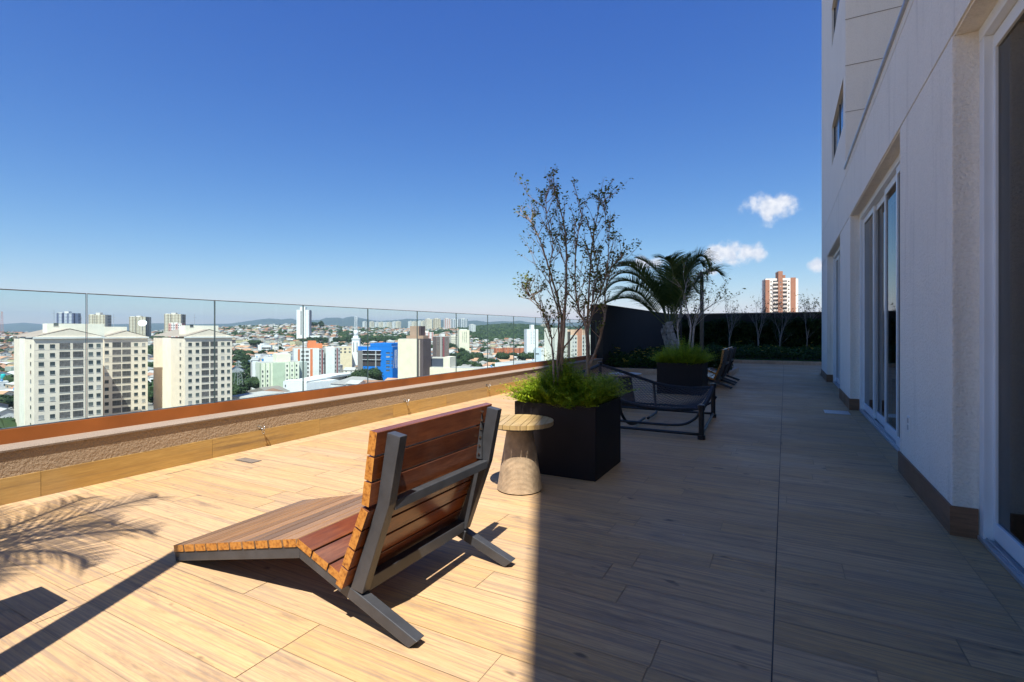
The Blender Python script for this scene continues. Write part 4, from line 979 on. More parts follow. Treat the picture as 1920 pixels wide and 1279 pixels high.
tv = sorted([t_ for t_ in trees if inview(t_[0], t_[1], t_[2]+5) and not hidden(t_[0], t_[1], t_[2]+6)], key=lambda t_: t_[3])
# extra trees close in, where the photograph shows planted groups
EX = [(445, 700, 300), (455, 690, 320), (470, 705, 315), (448, 680, 330), (462, 716, 290), (286, 676, 300), (290, 690, 280), (298, 668, 320), (440, 672, 330), (800, 676, 430), (815, 680, 420), (700, 640, 640), (690, 634, 660), (845, 662, 400), (858, 670, 390), (870, 664, 400), (882, 672, 380), (893, 668, 400), (905, 676, 380), (850, 680, 380), (866, 684, 360), (890, 690, 340), (935, 684, 360), (950, 690, 350), (940, 672, 400), (960, 668, 420), (975, 670, 410), (988, 672, 400), (1008, 640, 500), (1030, 664, 420), (860, 650, 480), (872, 652, 470), (884, 655, 460), (800, 644, 620), (790, 652, 560), (805, 655, 560), (812, 648, 600), (925, 676, 380), (930, 693, 330), (1034, 650, 480), (468, 672, 360), (478, 662, 380)]
first = [True]*3; nt = 0
def put(k, xc, zz_, h_, s_=None):
    global nt
    o = TP[k] if first[k] else copy_tree(TP[k]); first[k] = False
    o.location = CW(xc, zz_, h_); s_ = s_ or U(.75, 1.35); o.scale = (s_, s_, s_*U(.85, 1.15)); o.rotation_euler[2] = U(0, 6.28); nt += 1
for px, py, Z in EX: Z = min(700, max(235, F*31/(py-620))); xc = (px-960)/F*Z; put(random.choice((0, 1, 1)), xc, Z, terr(xc, Z)-.2, U(1.1, 1.7))
ind = set(id(t_) for t_ in tv[:230])
for t_ in tv[:230]: put(random.choice((0, 1, 2)), t_[0], t_[1], t_[2])
fm = MB(); rnd = random.Random(5)
blob = []
for i in range(4):
    for j in range(6): a_, b_ = math.pi*(i+.5)/4, 2*math.pi*(j+.5*(i % 2))/6; blob.append(Vector((math.sin(a_)*math.cos(b_), math.sin(a_)*math.sin(b_), math.cos(a_))))
bf = [(i*6+j, (i+1)*6+j, (i+1)*6+(j+1) % 6, i*6+(j+1) % 6) for i in range(3) for j in range(6)]+[tuple(range(5, -1, -1)), tuple(range(18, 24))]
def farblob(c_, r_, k):
    fm.idx([c_+Vector((b.x*r_, b.y*r_, b.z*r_*.85))*rnd.uniform(.78, 1.22) for b in blob], bf, k)
for t_ in trees:
    if id(t_) in ind: continue
    xc, zz_, h_, D, p = t_
    for _ in range(3 if D < 1400 else 2):
        r_ = rnd.uniform(2.6, 6.2); c_ = CW(xc+rnd.uniform(-6, 6), zz_+rnd.uniform(-6, 6), h_+rnd.uniform(2, 6)); farblob(c_, r_, (rnd.random(), 0, 0))
for _ in range(9000):                       # wooded ridge on the right and along the crest
    p = rnd.uniform(840, 1600) if rnd.random() < .72 else rnd.uniform(-200, 860); zz_ = rnd.uniform(1350, 2500) if p > 860 else rnd.uniform(1700, 2100); xc = (p-960)/F*zz_; r_ = rnd.uniform(5, 10)
    if p < 860 and noise.noise(Vector((p/35, 0, 2))) < .05: continue
    farblob(CW(xc, zz_, terr(xc, zz_)+r_*.4), r_, (rnd.random(), 0, 0))
tag(fm.build('far_woods', M['city_leaf']), 'dark green woods over the far ridge and between the far houses', kind='stuff')
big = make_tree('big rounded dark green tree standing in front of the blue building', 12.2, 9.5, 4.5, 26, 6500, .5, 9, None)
Zb = 330; big.location = CW((686-960)/F*Zb, Zb, zy(704, Zb)-9.2)
cp = make_tree('tall dark conifer shaped tree on the hill crest right of the white tower', 7, 11, 6, 12, 900, .8, 12, None, 'conifer_tree'); Z = 1250; cp.location = CW((602-960)/F*Z, Z, zy(612, Z)-8); cp.scale = (1.1, 1.1, 1.5)
cp = make_tree('broad dark tree on the hill crest just right of the white tower', 9, 7, 3, 12, 900, .8, 13, None, 'broadleaf_tree'); Z = 1250; cp.location = CW((587-960)/F*Z, Z, zy(605, Z)-9); cp.scale = (1.7, 1.7, 1.0)

# ============================ named buildings ============================
def frame_of(a, b):
    """two ground-plan points given as (photo column, distance ahead) -> origin, unit along, unit inward, length"""
    A = CW((a[0]-960)/F*a[1], a[1]); B = CW((b[0]-960)/F*b[1], b[1]); d = B-A; L_ = d.length; u = d/L_; n_ = Vector((-u.y, u.x, 0)); return A, u, n_, L_
def body(root, name, A, u, n_, x0, x1, y0, y1, z0, z1, mat):
    m = MB(); c_ = u*((x0+x1)/2)+n_*((y0+y1)/2)+Vector((0, 0, (z0+z1)/2)); m.ob(c_, u*(x1-x0)/2, n_*(y1-y0)/2, (0, 0, (z1-z0)/2)); return m.build(name, mat, root)
_wm = {}; WR = random.Random(4)
M['pane_mid'] = simple('grey_green_window_pane', (.12, .14, .13), .15, .3, .6); M['pane_curtain'] = simple('curtained_window_pane', (.36, .34, .31), .35, .3, .9); M['balcony_pale'] = simple('half_open_balcony', (.16, .14, .125), .4, .6, 1.1)  # balcony variant: same painted recess shade in a paler random tone
def window(root, u, n_, x, z, w, h, y=0, mat='pane_dark', name='window', side=False):
    """flat pane set into a thin surround; x along the face, z up, y outwards distance"""
    if mat == 'pane_dark' and WR.random() < .33: mat = WR.choice(('pane_mid', 'pane_curtain', 'pane_mid'))
    if mat == 'balcony' and WR.random() < .4: mat = 'balcony_pale'
    k = (round(w, 2), round(h, 2), mat, name)
    if k not in _wm:
        m = MB(); m.box(-w/2, w/2, -.06, .2, -h/2, h/2); m.m = 1; t_ = .09
        m.box(-w/2-t_, w/2+t_, -.10, .0, -h/2-t_, -h/2)
        if name == 'balcony':
            m.m = 2; m.box(-w/2, w/2, -.13, -.10, -h/2+.9, -h/2+.96)
            for i in range(3): m.box(-w/2+w*(i+.5)/3-.03, -w/2+w*(i+.5)/3+.03, -.09, -.065, -h/2, h/2)
        me_o = m.build(name, [M[mat], wallmat((.66, .62, .56)), wallmat((.24, .22, .21))], None); _wm[k] = me_o.data; bpy.data.objects.remove(me_o)
    o = bpy.data.objects.new(name, _wm[k]); COL.objects.link(o); o.parent = root
    p = u*x+Vector((0, 0, z))-n_*y; o.location = p; o.rotation_euler[2] = math.atan2(u.y, u.x); return o
M['balcony'] = simple('dark_glazed_balcony', (.085, .078, .072), .35, .55, .8)  # flush dark panel; shade of the balcony recess is put into its colour
def tower_abc(name_lab, a, b, depth, eave_y, ztop_box, side_left, floors, fh, cols, base=-38, boxspan=(.1, .6), win_side=True, apex=9):
    A, u, n_, L_ = frame_of(a, b); r = empty('apartment_tower', A+Vector((0, 0, 0)), name_lab, 'building', 'cream apartment towers'); z1 = zy(eave_y, a[1])
    W1 = wallmat((.84, .71, .565)); W2_ = wallmat((.88, .82, .67))
    body(r, 'wall', A, u, n_, 0, L_, 0.0, depth, base, z1, W1)
    ed_ = MB(); c_ = u*(L_/2)+Vector((0, 0, z1+.3)); ed_.ob(c_-n_*.15, u*(L_/2+.3), n_*.35, (0, 0, .3)); ed_.build('cornice', wallmat((.75, .73, .68)), r)
    # low gable roof
    m = MB(); zr = z1+.6; ap = (eave_y-apex_y[0])*a[1]/F
    g_ = [Vector((0, 0, zr)), u*L_+Vector((0, 0, zr)), u*L_/2+Vector((0, 0, zr+ap))]; off = n_*depth
    m.idx([p-n_*.2 for p in g_]+[p+off for p in g_], [(0, 1, 2), (5, 4, 3)]); m.m = 1
    e1, e2 = g_[0]-u*.4, g_[1]+u*.4
    m.idx([e1-n_*.2, g_[2]-n_*.2+Vector((0, 0, .25)), g_[2]+off+Vector((0, 0, .25)), e1+off, e2-n_*.2, e2+off], [(0, 1, 2, 3), (4, 5, 2, 1)])
    m.build('roof', [W1, wallmat((.34, .27, .22), 'roof_cover')], r)
    if ztop_box:
        x0, x1, zt, y0 = ztop_box; bx = body(r, 'roof_box', A, u, n_, x0, x1, y0, y0+7, z1, zy(zt, a[1]), W2_)
        o = window(bx, u, n_, x0+2.2, z1+ap+2.2, 1.2, 1.0, y=-y0); 
    for k in range(floors):
        z = z1-2.45-k*fh
        for x, w, h, kind in cols:
            window(r, u, n_, x*L_, z, w, h, 0, 'balcony' if kind else 'pane_dark', 'balcony' if kind else 'window')
    if side_left:
        sl_a, fr_ = side_left                       # long left flank, its strip near the corner holds a window column
        for k in range(floors):
            z = z1-2.45-k*fh; o = window(r, -n_, u, 0, z, 1.6, 1.25, 0); o.location = n_*sl_a+Vector((0, 0, z))
        m = MB()
        for y0_, y1_ in ((depth*.42, depth*.68),): m.ob(n_*((y0_+y1_)/2)-u*.05+Vector((0, 0, (base+z1)/2)), u*.05, n_*(y1_-y0_)/2, (0, 0, (z1-base)/2))
        m.build('flank_panel', W2_, r)
    m = MB(); p_ = u*L_*.35+n_*8; m.tube([p_+Vector((0, 0, z1)), p_+Vector((0, 0, z1+9.5))], .07, 5); m.tube([p_-u*.8+Vector((0, 0, z1+8.2)), p_+u*.8+Vector((0, 0, z1+8.2))], .05, 4); m.build('antenna', M['grey_alu'], r)
    for q in (.33, .66):
        m = MB(); m.ob(u*(L_*.5)+Vector((0, 0, lerp(-12, z1, q)))-n_*.01, u*L_*.499, n_*.012, (0, 0, .05)); m.build('joint_line', wallmat((.55, .5, .43)), r)
    return r
apex_y = [621]
colsA = [(.095, 1.25, 1.3, 0), (.25, 1.2, 1.3, 0), (.425, 2.6, 2.0, 1), (.62, 2.6, 2.0, 1), (.81, 1.2, 1.3, 0), (.93, 1.1, 1.3, 0)]
tower_abc('leftmost cream apartment tower, nearest of the three, with gabled parapet and roof box', (64, 160), (193, 173.5), 37, 635.5, (4, 19, 606, 6), (5.5, .7), 13, 2.8, colsA)
apex_y[0] = 624
tower_abc('middle cream apartment tower, partly in the shadow of its left neighbour', (195, 193), (277, 204), 26, 635, (-2, 9, 612.5, 7), None, 13, 2.8, [(.06, 1.2, 1.3, 0), (.28, 2.7, 1.95, 1), (.50, 2.7, 1.95, 1), (.72, 1.2, 1.3, 0), (.90, 1.1, 1.3, 0)])
apex_y[0] = 621.5
tower_abc('rightmost cream apartment tower of the three, standing clear of the pair', (347, 195), (435, 208), 38, 634, (2, 14, 610, 6), (5, .7), 13, 2.8, [(.10, 1.2, 1.3, 0), (.25, 1.2, 1.3, 0), (.415, 2.6, 1.95, 1), (.60, 2.6, 1.95, 1), (.79, 1.2, 1.3, 0), (.92, 1.1, 1.3, 0)])
def block(name, lab, a, b, depth, ytop, wall, parts=(), wins=(), base=None, cat='building', group=None, mat=None, ybase=None):
    A, u, n_, L_ = frame_of(a, b); z1 = zy(ytop, a[1])
    if base is None: base = -39 if ybase is None else zy(ybase, a[1])
    r = empty(name, A, lab, cat, group)
    body(r, 'wall', A, u, n_, 0, L_, 0, depth, base, z1, mat or wallmat(wall))
    m = MB(); m.ob(u*(L_/2)+n_*(depth/2)+Vector((0, 0, z1+.12)), u*(L_/2-.3), n_*(depth/2-.3), (0, 0, .13)); m.build('roof', wallmat((.42, .40, .37), 'roof_cover'), r)
    for nm, x0, x1, y0, y1, q0, q1, c_ in parts:      # fractions along, metres deep, photo rows for bottom and top
        body(r, nm, A, u, n_, x0*L_, x1*L_, y0, y1, base if q0 is None else zy(q0, a[1]), zy(q1, a[1]), wallmat(c_))
    for x, w, h, qs, mt, nm in wins:
        for q in qs: window(r, u, n_, x*L_, zy(q, a[1]), w, h, 0, mt, nm)
    return r
def rows(q0, dq, n): return [q0+i*dq for i in range(n)]
PD, BL = 'pane_dark', 'balcony'
# green-cream block with recessed green balcony bay and a yellow roof box
block('apartment_block', 'pale green and cream apartment block with recessed balconies and a tall roof box', (488, 305), (561, 318), 16, 681, (.76, .76, .60),
      [('roof_box', .42, .80, 3, 12, 681, 665, (.80, .77, .58)), ('bay', .31, .62, -.25, 2, None, 681.5, (.50, .58, .42)), ('pilaster', -.01, .01, -.3, 1, None, 681, (.45, .52, .36)), ('pilaster', .115, .13, -.3, 1, None, 681, (.45, .52, .36)), ('pilaster', .23, .245, -.3, 1, None, 681, (.45, .52, .36)), ('pilaster', .735, .75, -.3, 1, None, 681, (.45, .52, .36)), ('pilaster', .865, .88, -.3, 1, None, 681, (.45, .52, .36)), ('east_wing', 1.0, 1.25, 3, 15, None, 682, (.42, .45, .40))],
      [(.39, 2.8, 1.6, rows(688, 8.8, 6), BL, 'balcony'), (.54, 2.8, 1.6, rows(688, 8.8, 6), BL, 'balcony'), (.06, .7, 1.3, rows(697, 8.8, 5), PD, 'window'), (.18, .7, 1.3, rows(697, 8.8, 5), PD, 'window'), (.68, .8, 1.2, rows(688, 8.8, 5), PD, 'window'), (.81, .8, 1.2, rows(688, 8.8, 5), PD, 'window'), (.93, .8, 1.2, rows(688, 8.8, 5), PD, 'window')])
for o in [q for q in bpy.data.objects if q.name.startswith('balcony') and q.parent and q.parent.name.startswith('apartment_block')]: o.location -= Vector((0, 0, 0))+Vector((math.cos(TH), math.sin(TH), 0)).cross(Vector((0, 0, 1)))*-.0
block('apartment_tower', 'white apartment tower with orange stripes and a stepped orange roof box', (551, 345), (597, 352), 14, 654, (.76, .75, .71),
      [('roof_box', .58, 1.18, 2, 10, 654, 645, (.72, .22, .09)), ('roof_box', .60, .92, 2.1, 9, 645, 639.5, (.72, .22, .09)), ('stripe', .16, .24, -.2, .5, None, 655, (.62, .20, .09)), ('stripe', .66, .76, -.2, .5, None, 655, (.62, .20, .09)), ('projecting_stack', .76, 1.02, -2.2, 10, None, 654, (.76, .75, .70)), ('grey_flank', 1.02, 1.24, -1.4, 9, None, 655, (.42, .41, .40)), ('stripe', 1.12, 1.17, -1.6, -1, None, 656, (.25, .05, .05)), ('east_stack', 1.30, 1.68, -1.0, 12, None, 652, (.76, .75, .70)), ('grey_flank', 1.68, 1.92, -.4, 10, None, 653, (.42, .41, .40)), ('stripe', 1.77, 1.81, -.6, 0, None, 654, (.25, .05, .05))],
      [(.36, 2.0, 1.4, rows(660, 7.7, 7), BL, 'balcony'), (.54, 2.0, 1.4, rows(660, 7.7, 7), BL, 'balcony')]+[(x, .8, 1.2, rows(659.5, 7.7, 8), PD, 'window') for x in (.20, .71)])
r_ = [o for o in bpy.data.objects if o.name.startswith('apartment_tower') and 'orange stripes' in o.get('label', '')][0]
A, u, n_, L_ = frame_of((551, 345), (597, 352))
for x, y in ((1.06, 1.42), (1.21, 1.42), (1.72, .42), (1.87, .42)):
    for q in rows(659, 7.7, 8): window(r_, u, n_, x*L_, zy(q, 345), .7, 1.3, y)
block('office_block', 'low white two storey block with small square windows, left of the long white roof', (531, 298), (575, 285), 22, 715, (.80, .80, .80), [('parapet', .0, .98, 1, 20, 715, 713, (.78, .78, .78))], [(x, 1.1, 1.2, rows(723, 10.5, 2), PD, 'window') for x in (.10, .34, .58, .82)])
block('warehouse', 'long low white warehouse with windows under a pale pitched roof', (575, 285), (650, 330), 12, 716, (.74, .73, .71), [], [(x, 3.0, 1.0, [727], PD, 'window') for x in (.12, .28)])
A, u, n_, L_ = frame_of((575, 285), (690, 345)); 
m = MB(); z1 = zy(716, 285); m.prism([(0, 0), (L_, 0), (L_, .3), (L_/2, 1.4), (0, .3)], 0, 12); o = m.build('warehouse_roof', wallmat((.66, .65, .62), 'roof_cover'), None); o.location = A+Vector((0, 0, z1)); o.rotation_euler[2] = math.atan2(u.y, u.x)
o.parent = [q for q in bpy.data.objects if q.name.startswith('warehouse') and q.type == 'EMPTY'][0]; o.location = Vector((0, 0, z1))
# blue building
block('blue_building', 'bright blue rendered building with stepped roof and grey glazed strip, behind the big tree', (671, 380), (736, 372), 30, 649.5, (.012, .17, .56),
      [('upper_block', .36, .97, 0, 20, 650, 643.5, (.012, .17, .56)), ('grey_panel', 0, .15, -.3, 2, None, 657, (.22, .20, .19)), ('glazed_recess', .15, .66, -.1, 1, 686, 657.5, (.06, .05, .05)), ('slab_line', .15, .68, -.9, .2, 657.4, 656.6, (.7, .7, .7)), ('slab_line', .15, .68, -.9, .2, 665, 664.2, (.7, .7, .7)), ('slab_line', .15, .68, -.9, .2, 674.5, 673.6, (.5, .5, .5)), ('pillar', .52, .545, -.8, .2, 690, 657, (.4, .4, .4))],
      [(.87, 3.0, .9, [661, 668, 676, 680, 687, 693], PD, 'window'), (.985, .8, .9, [661, 668, 676, 680, 687], PD, 'window')])
# beige windowless tower with dark flank
block('service_tower', 'tall windowless cream slab tower with a dark brown flank and brown roof boxes', (746, 250), (782, 246), 9, 636, (.80, .70, .52),
      [('dark_flank', 1.0, 1.28, .6, 8, None, 635, (.12, .09, .09)), ('pipe_riser', 1.08, 1.12, .3, .6, None, 637, (.6, .5, .4)), ('roof_box', .27, 1.15, 3, 8, 636, 629.5, (.40, .26, .18)), ('roof_box', .44, .90, 3.2, 7.5, 629.5, 611.5, (.42, .28, .20)), ('roof_box', .90, 1.0, 3.4, 7.4, 629.5, 611.5, (.10, .07, .07))], [])
block('shopping_hall', 'low cream hall with a stub tower and a slate blue upper wall', (793, 252), (912, 244), 8, 689, (.80, .70, .54),
      [('stub_tower', .325, .43, .2, 9, 689, 669, (.78, .70, .54)), ('slate_wall', 0, .325, 3, 8, 689, 672.5, (.075, .085, .115)), ('roof_edge', 0, .34, 3, 8, 672.5, 670.5, (.55, .50, .45)), ('roof_edge', .44, 1, .0, 4, 689, 688, (.42, .40, .38))], [])
# white slab tower with podium
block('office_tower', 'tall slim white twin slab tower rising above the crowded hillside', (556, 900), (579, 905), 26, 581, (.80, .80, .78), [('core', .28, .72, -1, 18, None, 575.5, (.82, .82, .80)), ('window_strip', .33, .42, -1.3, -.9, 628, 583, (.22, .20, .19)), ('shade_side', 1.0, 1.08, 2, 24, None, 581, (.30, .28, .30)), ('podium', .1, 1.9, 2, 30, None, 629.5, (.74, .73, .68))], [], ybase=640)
# church tower with lattice mast
Z = 500; A, u, n_, L_ = frame_of((659.8, Z), (674, Z+1)); r = empty('church_tower', A, 'white tower with an upper drum and a white lattice mast on top', 'tower')
body(r, 'shaft', A, u, n_, 0, L_, 0, 7, -39, zy(637, Z), wallmat((.8, .8, .79))); body(r, 'gallery', A, u, n_, -.3, L_+.3, -.4, 7.4, zy(637, Z), zy(634, Z), wallmat((.62, .62, .61)))
body(r, 'upper_stage', A, u, n_, .14*L_, .80*L_, .5, 6, zy(634, Z), zy(630, Z), wallmat((.8, .8, .79)))
m = MB(); m.lathe([(2.0, zy(630.5, Z)), (2.0, zy(620, Z)), (.5, zy(619.5, Z))], 16, (u.x*L_*.46+n_.x*3, u.y*L_*.46+n_.y*3)); m.build('drum', wallmat((.8, .8, .79)), r, True)
m = MB(); c0 = u*L_*.47+n_*3; zb, zt = zy(620, Z), zy(594, Z); hw = 1.2
cs = [c0+u*sx*hw+n_*sy*hw for sx, sy in ((-1, -1), (1, -1), (1, 1), (-1, 1))]
for c_ in cs: m.tube([c_+Vector((0, 0, zb)), c_+Vector((0, 0, zt))], .16, 4)
for k in range(9):
    za, zb2 = lerp(zb, zt, k/9), lerp(zb, zt, (k+1)/9)
    for i in range(4): a_, b_ = cs[i], cs[(i+1) % 4]; m.tube([a_+Vector((0, 0, za)), b_+Vector((0, 0, zb2))], .10, 3, False); m.tube([a_+Vector((0, 0, zb2)), b_+Vector((0, 0, zb2))], .10, 3, False)
m.build('lattice_mast', wallmat((.7, .7, .7)), r)
for x in (.18, .62): body(r, 'window_slot', A, u, n_, x*L_, (x+.12)*L_, -.15, .1, zy(660, Z), zy(642, Z), wallmat((.2, .2, .2)))
block('office_block', 'four storey white and grey office slab with long balconies, left of the water tower', (484, 640), (508, 645), 20, 648, (.76, .75, .74), [('fin', 0, .28, -1, 14, None, 647, (.80, .80, .80))], [(.45, 5.6, 2.0, rows(653, 5.2, 4), BL, 'balcony'), (.82, 5.0, 2.0, rows(653, 5.2, 4), BL, 'balcony')])
block('apartment_block', 'cream two storey block with six dark windows beside the white church tower', (633, 482), (660, 488), 12, 650, (.78, .64, .42), [], [(x, 1.8, 1.4, rows(654.5, 6, 2), PD, 'window') for x in (.22, .52, .84)])
block('apartment_tower', 'cream apartment tower with a salmon stripe behind the thin tree', (1071, 352), (1114, 372), 16, 629, (.78, .74, .64),
      [('blank_wing', -.44, -.06, 2, 14, None, 615, (.76, .73, .62)), ('balcony_slot', -.06, .03, 1.2, 6, None, 622, (.10, .08, .07)), ('stripe', .26, .44, -.35, .4, None, 616, (.62, .30, .19)), ('roof_box', .22, .85, 2, 10, 629, 618, (.74, .50, .34))],
      [(x, w, 1.0, rows(642-7.5, 7.5, 9), PD, 'window') for x, w in ((.08, .7), (.19, 1.7), (.52, 1.7), (.62, .6), (.75, 1.4))]+[(.35, .7, .8, rows(645, 7.5, 6), PD, 'window')])
block('apartment_tower', 'plain white tower with a narrow roof box, alone on the valley floor', (987.7, 700), (1009.3, 704), 14, 617.5, (.82, .82, .80), [('roof_box', .38, .66, 1, 9, 617.5, 609, (.82, .82, .80))], [(x, .9, .9, rows(621, 2.9, 9), PD, 'window') for x in (.38, .62)])
block('office_block', 'light grey blue gable wall building in front of the orange blocks', (1002, 352), (1020, 350), 12, 653, (.55, .62, .68), [('side_wall', .72, 1.0, -.1, 11, None, 653, (.70, .69, .66))], [(.30, 2.6, .7, [663.5], PD, 'window')])
block('warehouse', 'low white roofed warehouse next to the light grey blue building', (966, 300), (1003, 322), 14, 682, (.76, .76, .75), [], [(.82, 2.4, .8, [684], PD, 'window')])
for i, (p0, p1, Z, yt) in enumerate(((930, 948, 770, 653), (946, 964, 750, 652), (966, 983, 762, 653), (976, 1003, 740, 652.5), (992, 1016, 785, 650), (1016, 1030, 770, 652), (1028, 1046, 755, 652.5))):
    nm = ('first', 'second', 'third', 'fourth', 'fifth', 'sixth', 'seventh')[i]
    block('apartment_block', nm+' from the left in the row of low terracotta housing blocks', (p0, Z), (p1, Z+6), 9, yt, (.52, .17, .08), [('stair_box', .35, .6, 2, 6, yt, yt-3.5, (.66, .60, .48))], [(x, 1.2, 1.0, rows(yt+2.2, 3.6, 3), PD, 'window') for x in (.2, .5, .8)], group='low terracotta housing blocks')
block('apartment_tower', 'dark brown and grey tower with balcony rows left of the cream towers', (818, 550), (842, 556), 14, 631.5, (.20, .15, .13), [('stripe', .3, .42, -.3, .3, None, 632, (.42, .38, .34)), ('stripe', .52, .62, -.3, .3, None, 632, (.28, .07, .08)), ('roof_box', .4, .7, 1, 8, 631.5, 626, (.7, .66, .62))], [(x, 2.0, .7, rows(634, 3.0, 8), BL, 'balcony') for x in (.14, .8)]+[(.47, 1.0, .8, rows(634, 3.0, 8), PD, 'window')])
block('apartment_tower', 'cream tower with rows of small windows in the middle of the valley', (861, 700), (880, 704), 14, 619, (.80, .74, .54), [('roof_box', .1, .8, 1, 9, 619, 617.3, (.82, .8, .72))], [(x, .9, 1.1, rows(623, 2.6, 8), PD, 'window') for x in (.35, .55, .72)])
FARM = [facade('far_facade_white', (.74, .73, .70)), facade('far_facade_cream', (.74, .66, .52)), facade('far_facade_pink', (.76, .70, .66), stripe=(9, .4, (.62, .32, .27))), facade('far_facade_tan', (.66, .58, .44), stripe=(8, .3, (.40, .32, .22))), facade('far_facade_grey', (.68, .68, .68), stripe=(10, .35, (.13, .18, .22))), facade('far_facade_blue', (.55, .58, .64), wx=.6, wz=.5, stripe=(12, .45, (.13, .15, .25)))]
def far_tower(lab, p0, p1, Z, yt, yb, k, box=None, dep=.8, group=None):
    A, u, n_, L_ = frame_of((p0, Z), (p1, Z*1.006)); m = MB(); zb, zt = zy(yb, Z)-25, zy(yt, Z); D_ = L_*dep
    def bx(x0, x1, y0, y1, za, zb_): m.ob(u*((x0+x1)/2)+n_*((y0+y1)/2)+Vector((0, 0, (za+zb_)/2)), u*(x1-x0)/2, n_*(y1-y0)/2, (0, 0, (zb_-za)/2))
    bx(0, L_*.36, 0, D_, zb, zt); bx(L_*.36, L_*.64, L_*.05, D_*.95, zb, zt-.5); bx(L_*.64, L_, 0, D_, zb, zt)
    m.m = 1
    h2 = (box if box else 1.6)*Z/F; bx(L_*.36, L_*.62, D_*.2, D_*.6, zt-.6, zt+h2); bx(L_*.02, L_*.3, D_*.1, D_*.5, zt, zt+1.0)
    o = m.build('far_tower', [FARM[k], wallmat((.66, .62, .56))]); o.location = A; tag(o, lab, 'building', group); return o
FT = [('blue and white striped tower, tallest of the group at the left skyline', 106, 138, 1000, 587, 613, 5, 3.5), ('peach tower touching the right side of the blue and white one', 139.5, 152, 1050, 593, 613, 1, 1), ('beige tower with a white roof box, between two glass joints at left', 166, 197, 900, 590, 613, 3, 4),
      ('olive and grey striped tower standing alone above the satellite dish', 242, 273, 1000, 594, 613, 3, 2.2), ('tan tower with a reddish roof box above the rightmost cream tower', 308, 339, 950, 589, 609, 3, 3), ('pink and white tower partly behind the rightmost cream tower', 316, 341, 560, 606.5, 630, 2, 2),
      ('tan tower, first of the tall skyline group', 800, 810.5, 1600, 598, 616, 1, 1.5), ('grey beige tower, second of the tall skyline group', 815, 826.5, 1600, 597.5, 618, 3, 1.5), ('pink tower, third of the tall skyline group', 835, 845.5, 1600, 597.5, 616, 2, 1.5), ('dark glass and white tower, fourth of the tall skyline group', 847, 860, 1600, 598.5, 616, 4, 1), ('white and glass tower, fifth of the tall skyline group', 863, 877, 1600, 598, 618, 4, 1.5), ('short grey tower at the right end of the tall skyline group', 882.5, 892, 1500, 608.5, 624, 0, 1),
      ('wide pink and white striped block below the skyline towers', 789, 813, 900, 623, 639, 2, 3), ('small cream tower just left of the cream valley tower', 845.5, 861, 800, 629.5, 645, 1, 1.5), ('paired tower far behind the bare branches', 1019, 1024, 2200, 608, 616, 3, 1)]
for a_ in FT: far_tower(*a_)
for i, (p0, p1, yt) in enumerate(((683.5, 688.5, 603), (696, 702, 603), (706.5, 712, 604), (714, 720, 604), (721.5, 727.5, 604.5), (729, 735, 604), (739.5, 744.5, 603), (746, 752, 602.5), (769, 774.5, 602.5), (776.5, 782, 602.5), (787, 792, 601.5), (793, 799, 601.5))):
    far_tower('tiny pale slab tower in the far row before the mountains', p0, p1, 2400, yt, 612, i % 2, .8, group='far row of pale towers')
# brick and white tower beyond the hedge
Z = 366
bt = block('apartment_tower', 'brown and white balcony tower rising beyond the dark far wall', (1435, Z), (1490, Z*.985), 14, 523, (.80, .74, .66),
      [('brown_fin', 0, .145, -.6, 8, None, 525, (.33, .16, .10)), ('brown_fin', .425, .575, -2.2, 8, None, 510, (.33, .16, .10)), ('brown_fin', .865, 1.03, -.6, 8, None, 522, (.33, .16, .10)), ('roof_box', .62, .70, 1, 6, 523, 516.5, (.33, .16, .10)), ('east_face', 1.03, 1.12, .2, 13, None, 524, (.80, .74, .66))], [])
A, u, n_, L_ = frame_of((1435, Z), (1490, Z*.985))
for k in range(20):
    q = 529.5+k*7.3; z = zy(q, Z)
    for x in (.345, .655):
        o = window(bt, u, n_, x*L_, z, 3.2, 2.1, 0, PD, 'window'); m = MB(); c_ = u*(x*L_)-n_*.8+Vector((0, 0, z-1.0)); m.ob(c_, u*1.75, n_*.8, (0, 0, .12)); m.ob(c_-n_*.76+Vector((0, 0, .55)), u*1.7, n_*.04, (0, 0, .42)); m.build('balcony', wallmat((.62, .56, .50)), bt)
    for x in (.20, .80): window(bt, u, n_, x*L_, z+.3, 1.0, .9)
    window(bt, u, n_, .5*L_, z-.4, .9, .6, 2.2)
# pylons, masts, tanks, dish
def lattice(lab, px, Z, yt, yb, wb, wt_, c_, name='lattice_mast', n=10, cat='mast', arms=0):
    A = CW((px-960)/F*Z, Z); zb, zt = zy(yb, Z), zy(yt, Z); r = empty(name, (A.x, A.y, zb), lab, cat); H = zt-zb; m = MB()
    def cn(i, t): w = lerp(wb, wt_, t)/2; return Vector((((-1, 1, 1, -1)[i])*w, ((-1, -1, 1, 1)[i])*w, H*t))
    for i in range(4): m.tube([cn(i, 0), cn(i, 1)], .085, 4)
    for k in range(n):
        for i in range(4): m.tube([cn(i, k/n), cn((i+1) % 4, (k+1)/n)], .035, 3, False)
    m.build('lattice', wallmat(c_), r)
    for k in range(arms):
        m = MB(); z = H*(.62+.14*k); m.tube([(-4.2+k*.6, 0, z), (0, 0, z+.9), (4.2-k*.6, 0, z)], .12, 4); m.tube([(-4.2+k*.6, 0, z), (4.2-k*.6, 0, z)], .1, 4); m.build('crossarm', wallmat(c_), r)
    return r
lattice('grey lattice power pylon right of the rightmost cream tower', 447, 290, 676, 722, 3.4, .9, (.38, .40, .40), 'power_pylon', 8, 'pylon', 3)
lattice('red and white lattice mast at the left picture edge', 3.5, 520, 584, 632, 2.2, .9, (.55, .30, .28))
lattice('thin lattice mast between the blue building and the windowless tower', 742, 330, 656, 690, 2.0, .8, (.55, .53, .5))
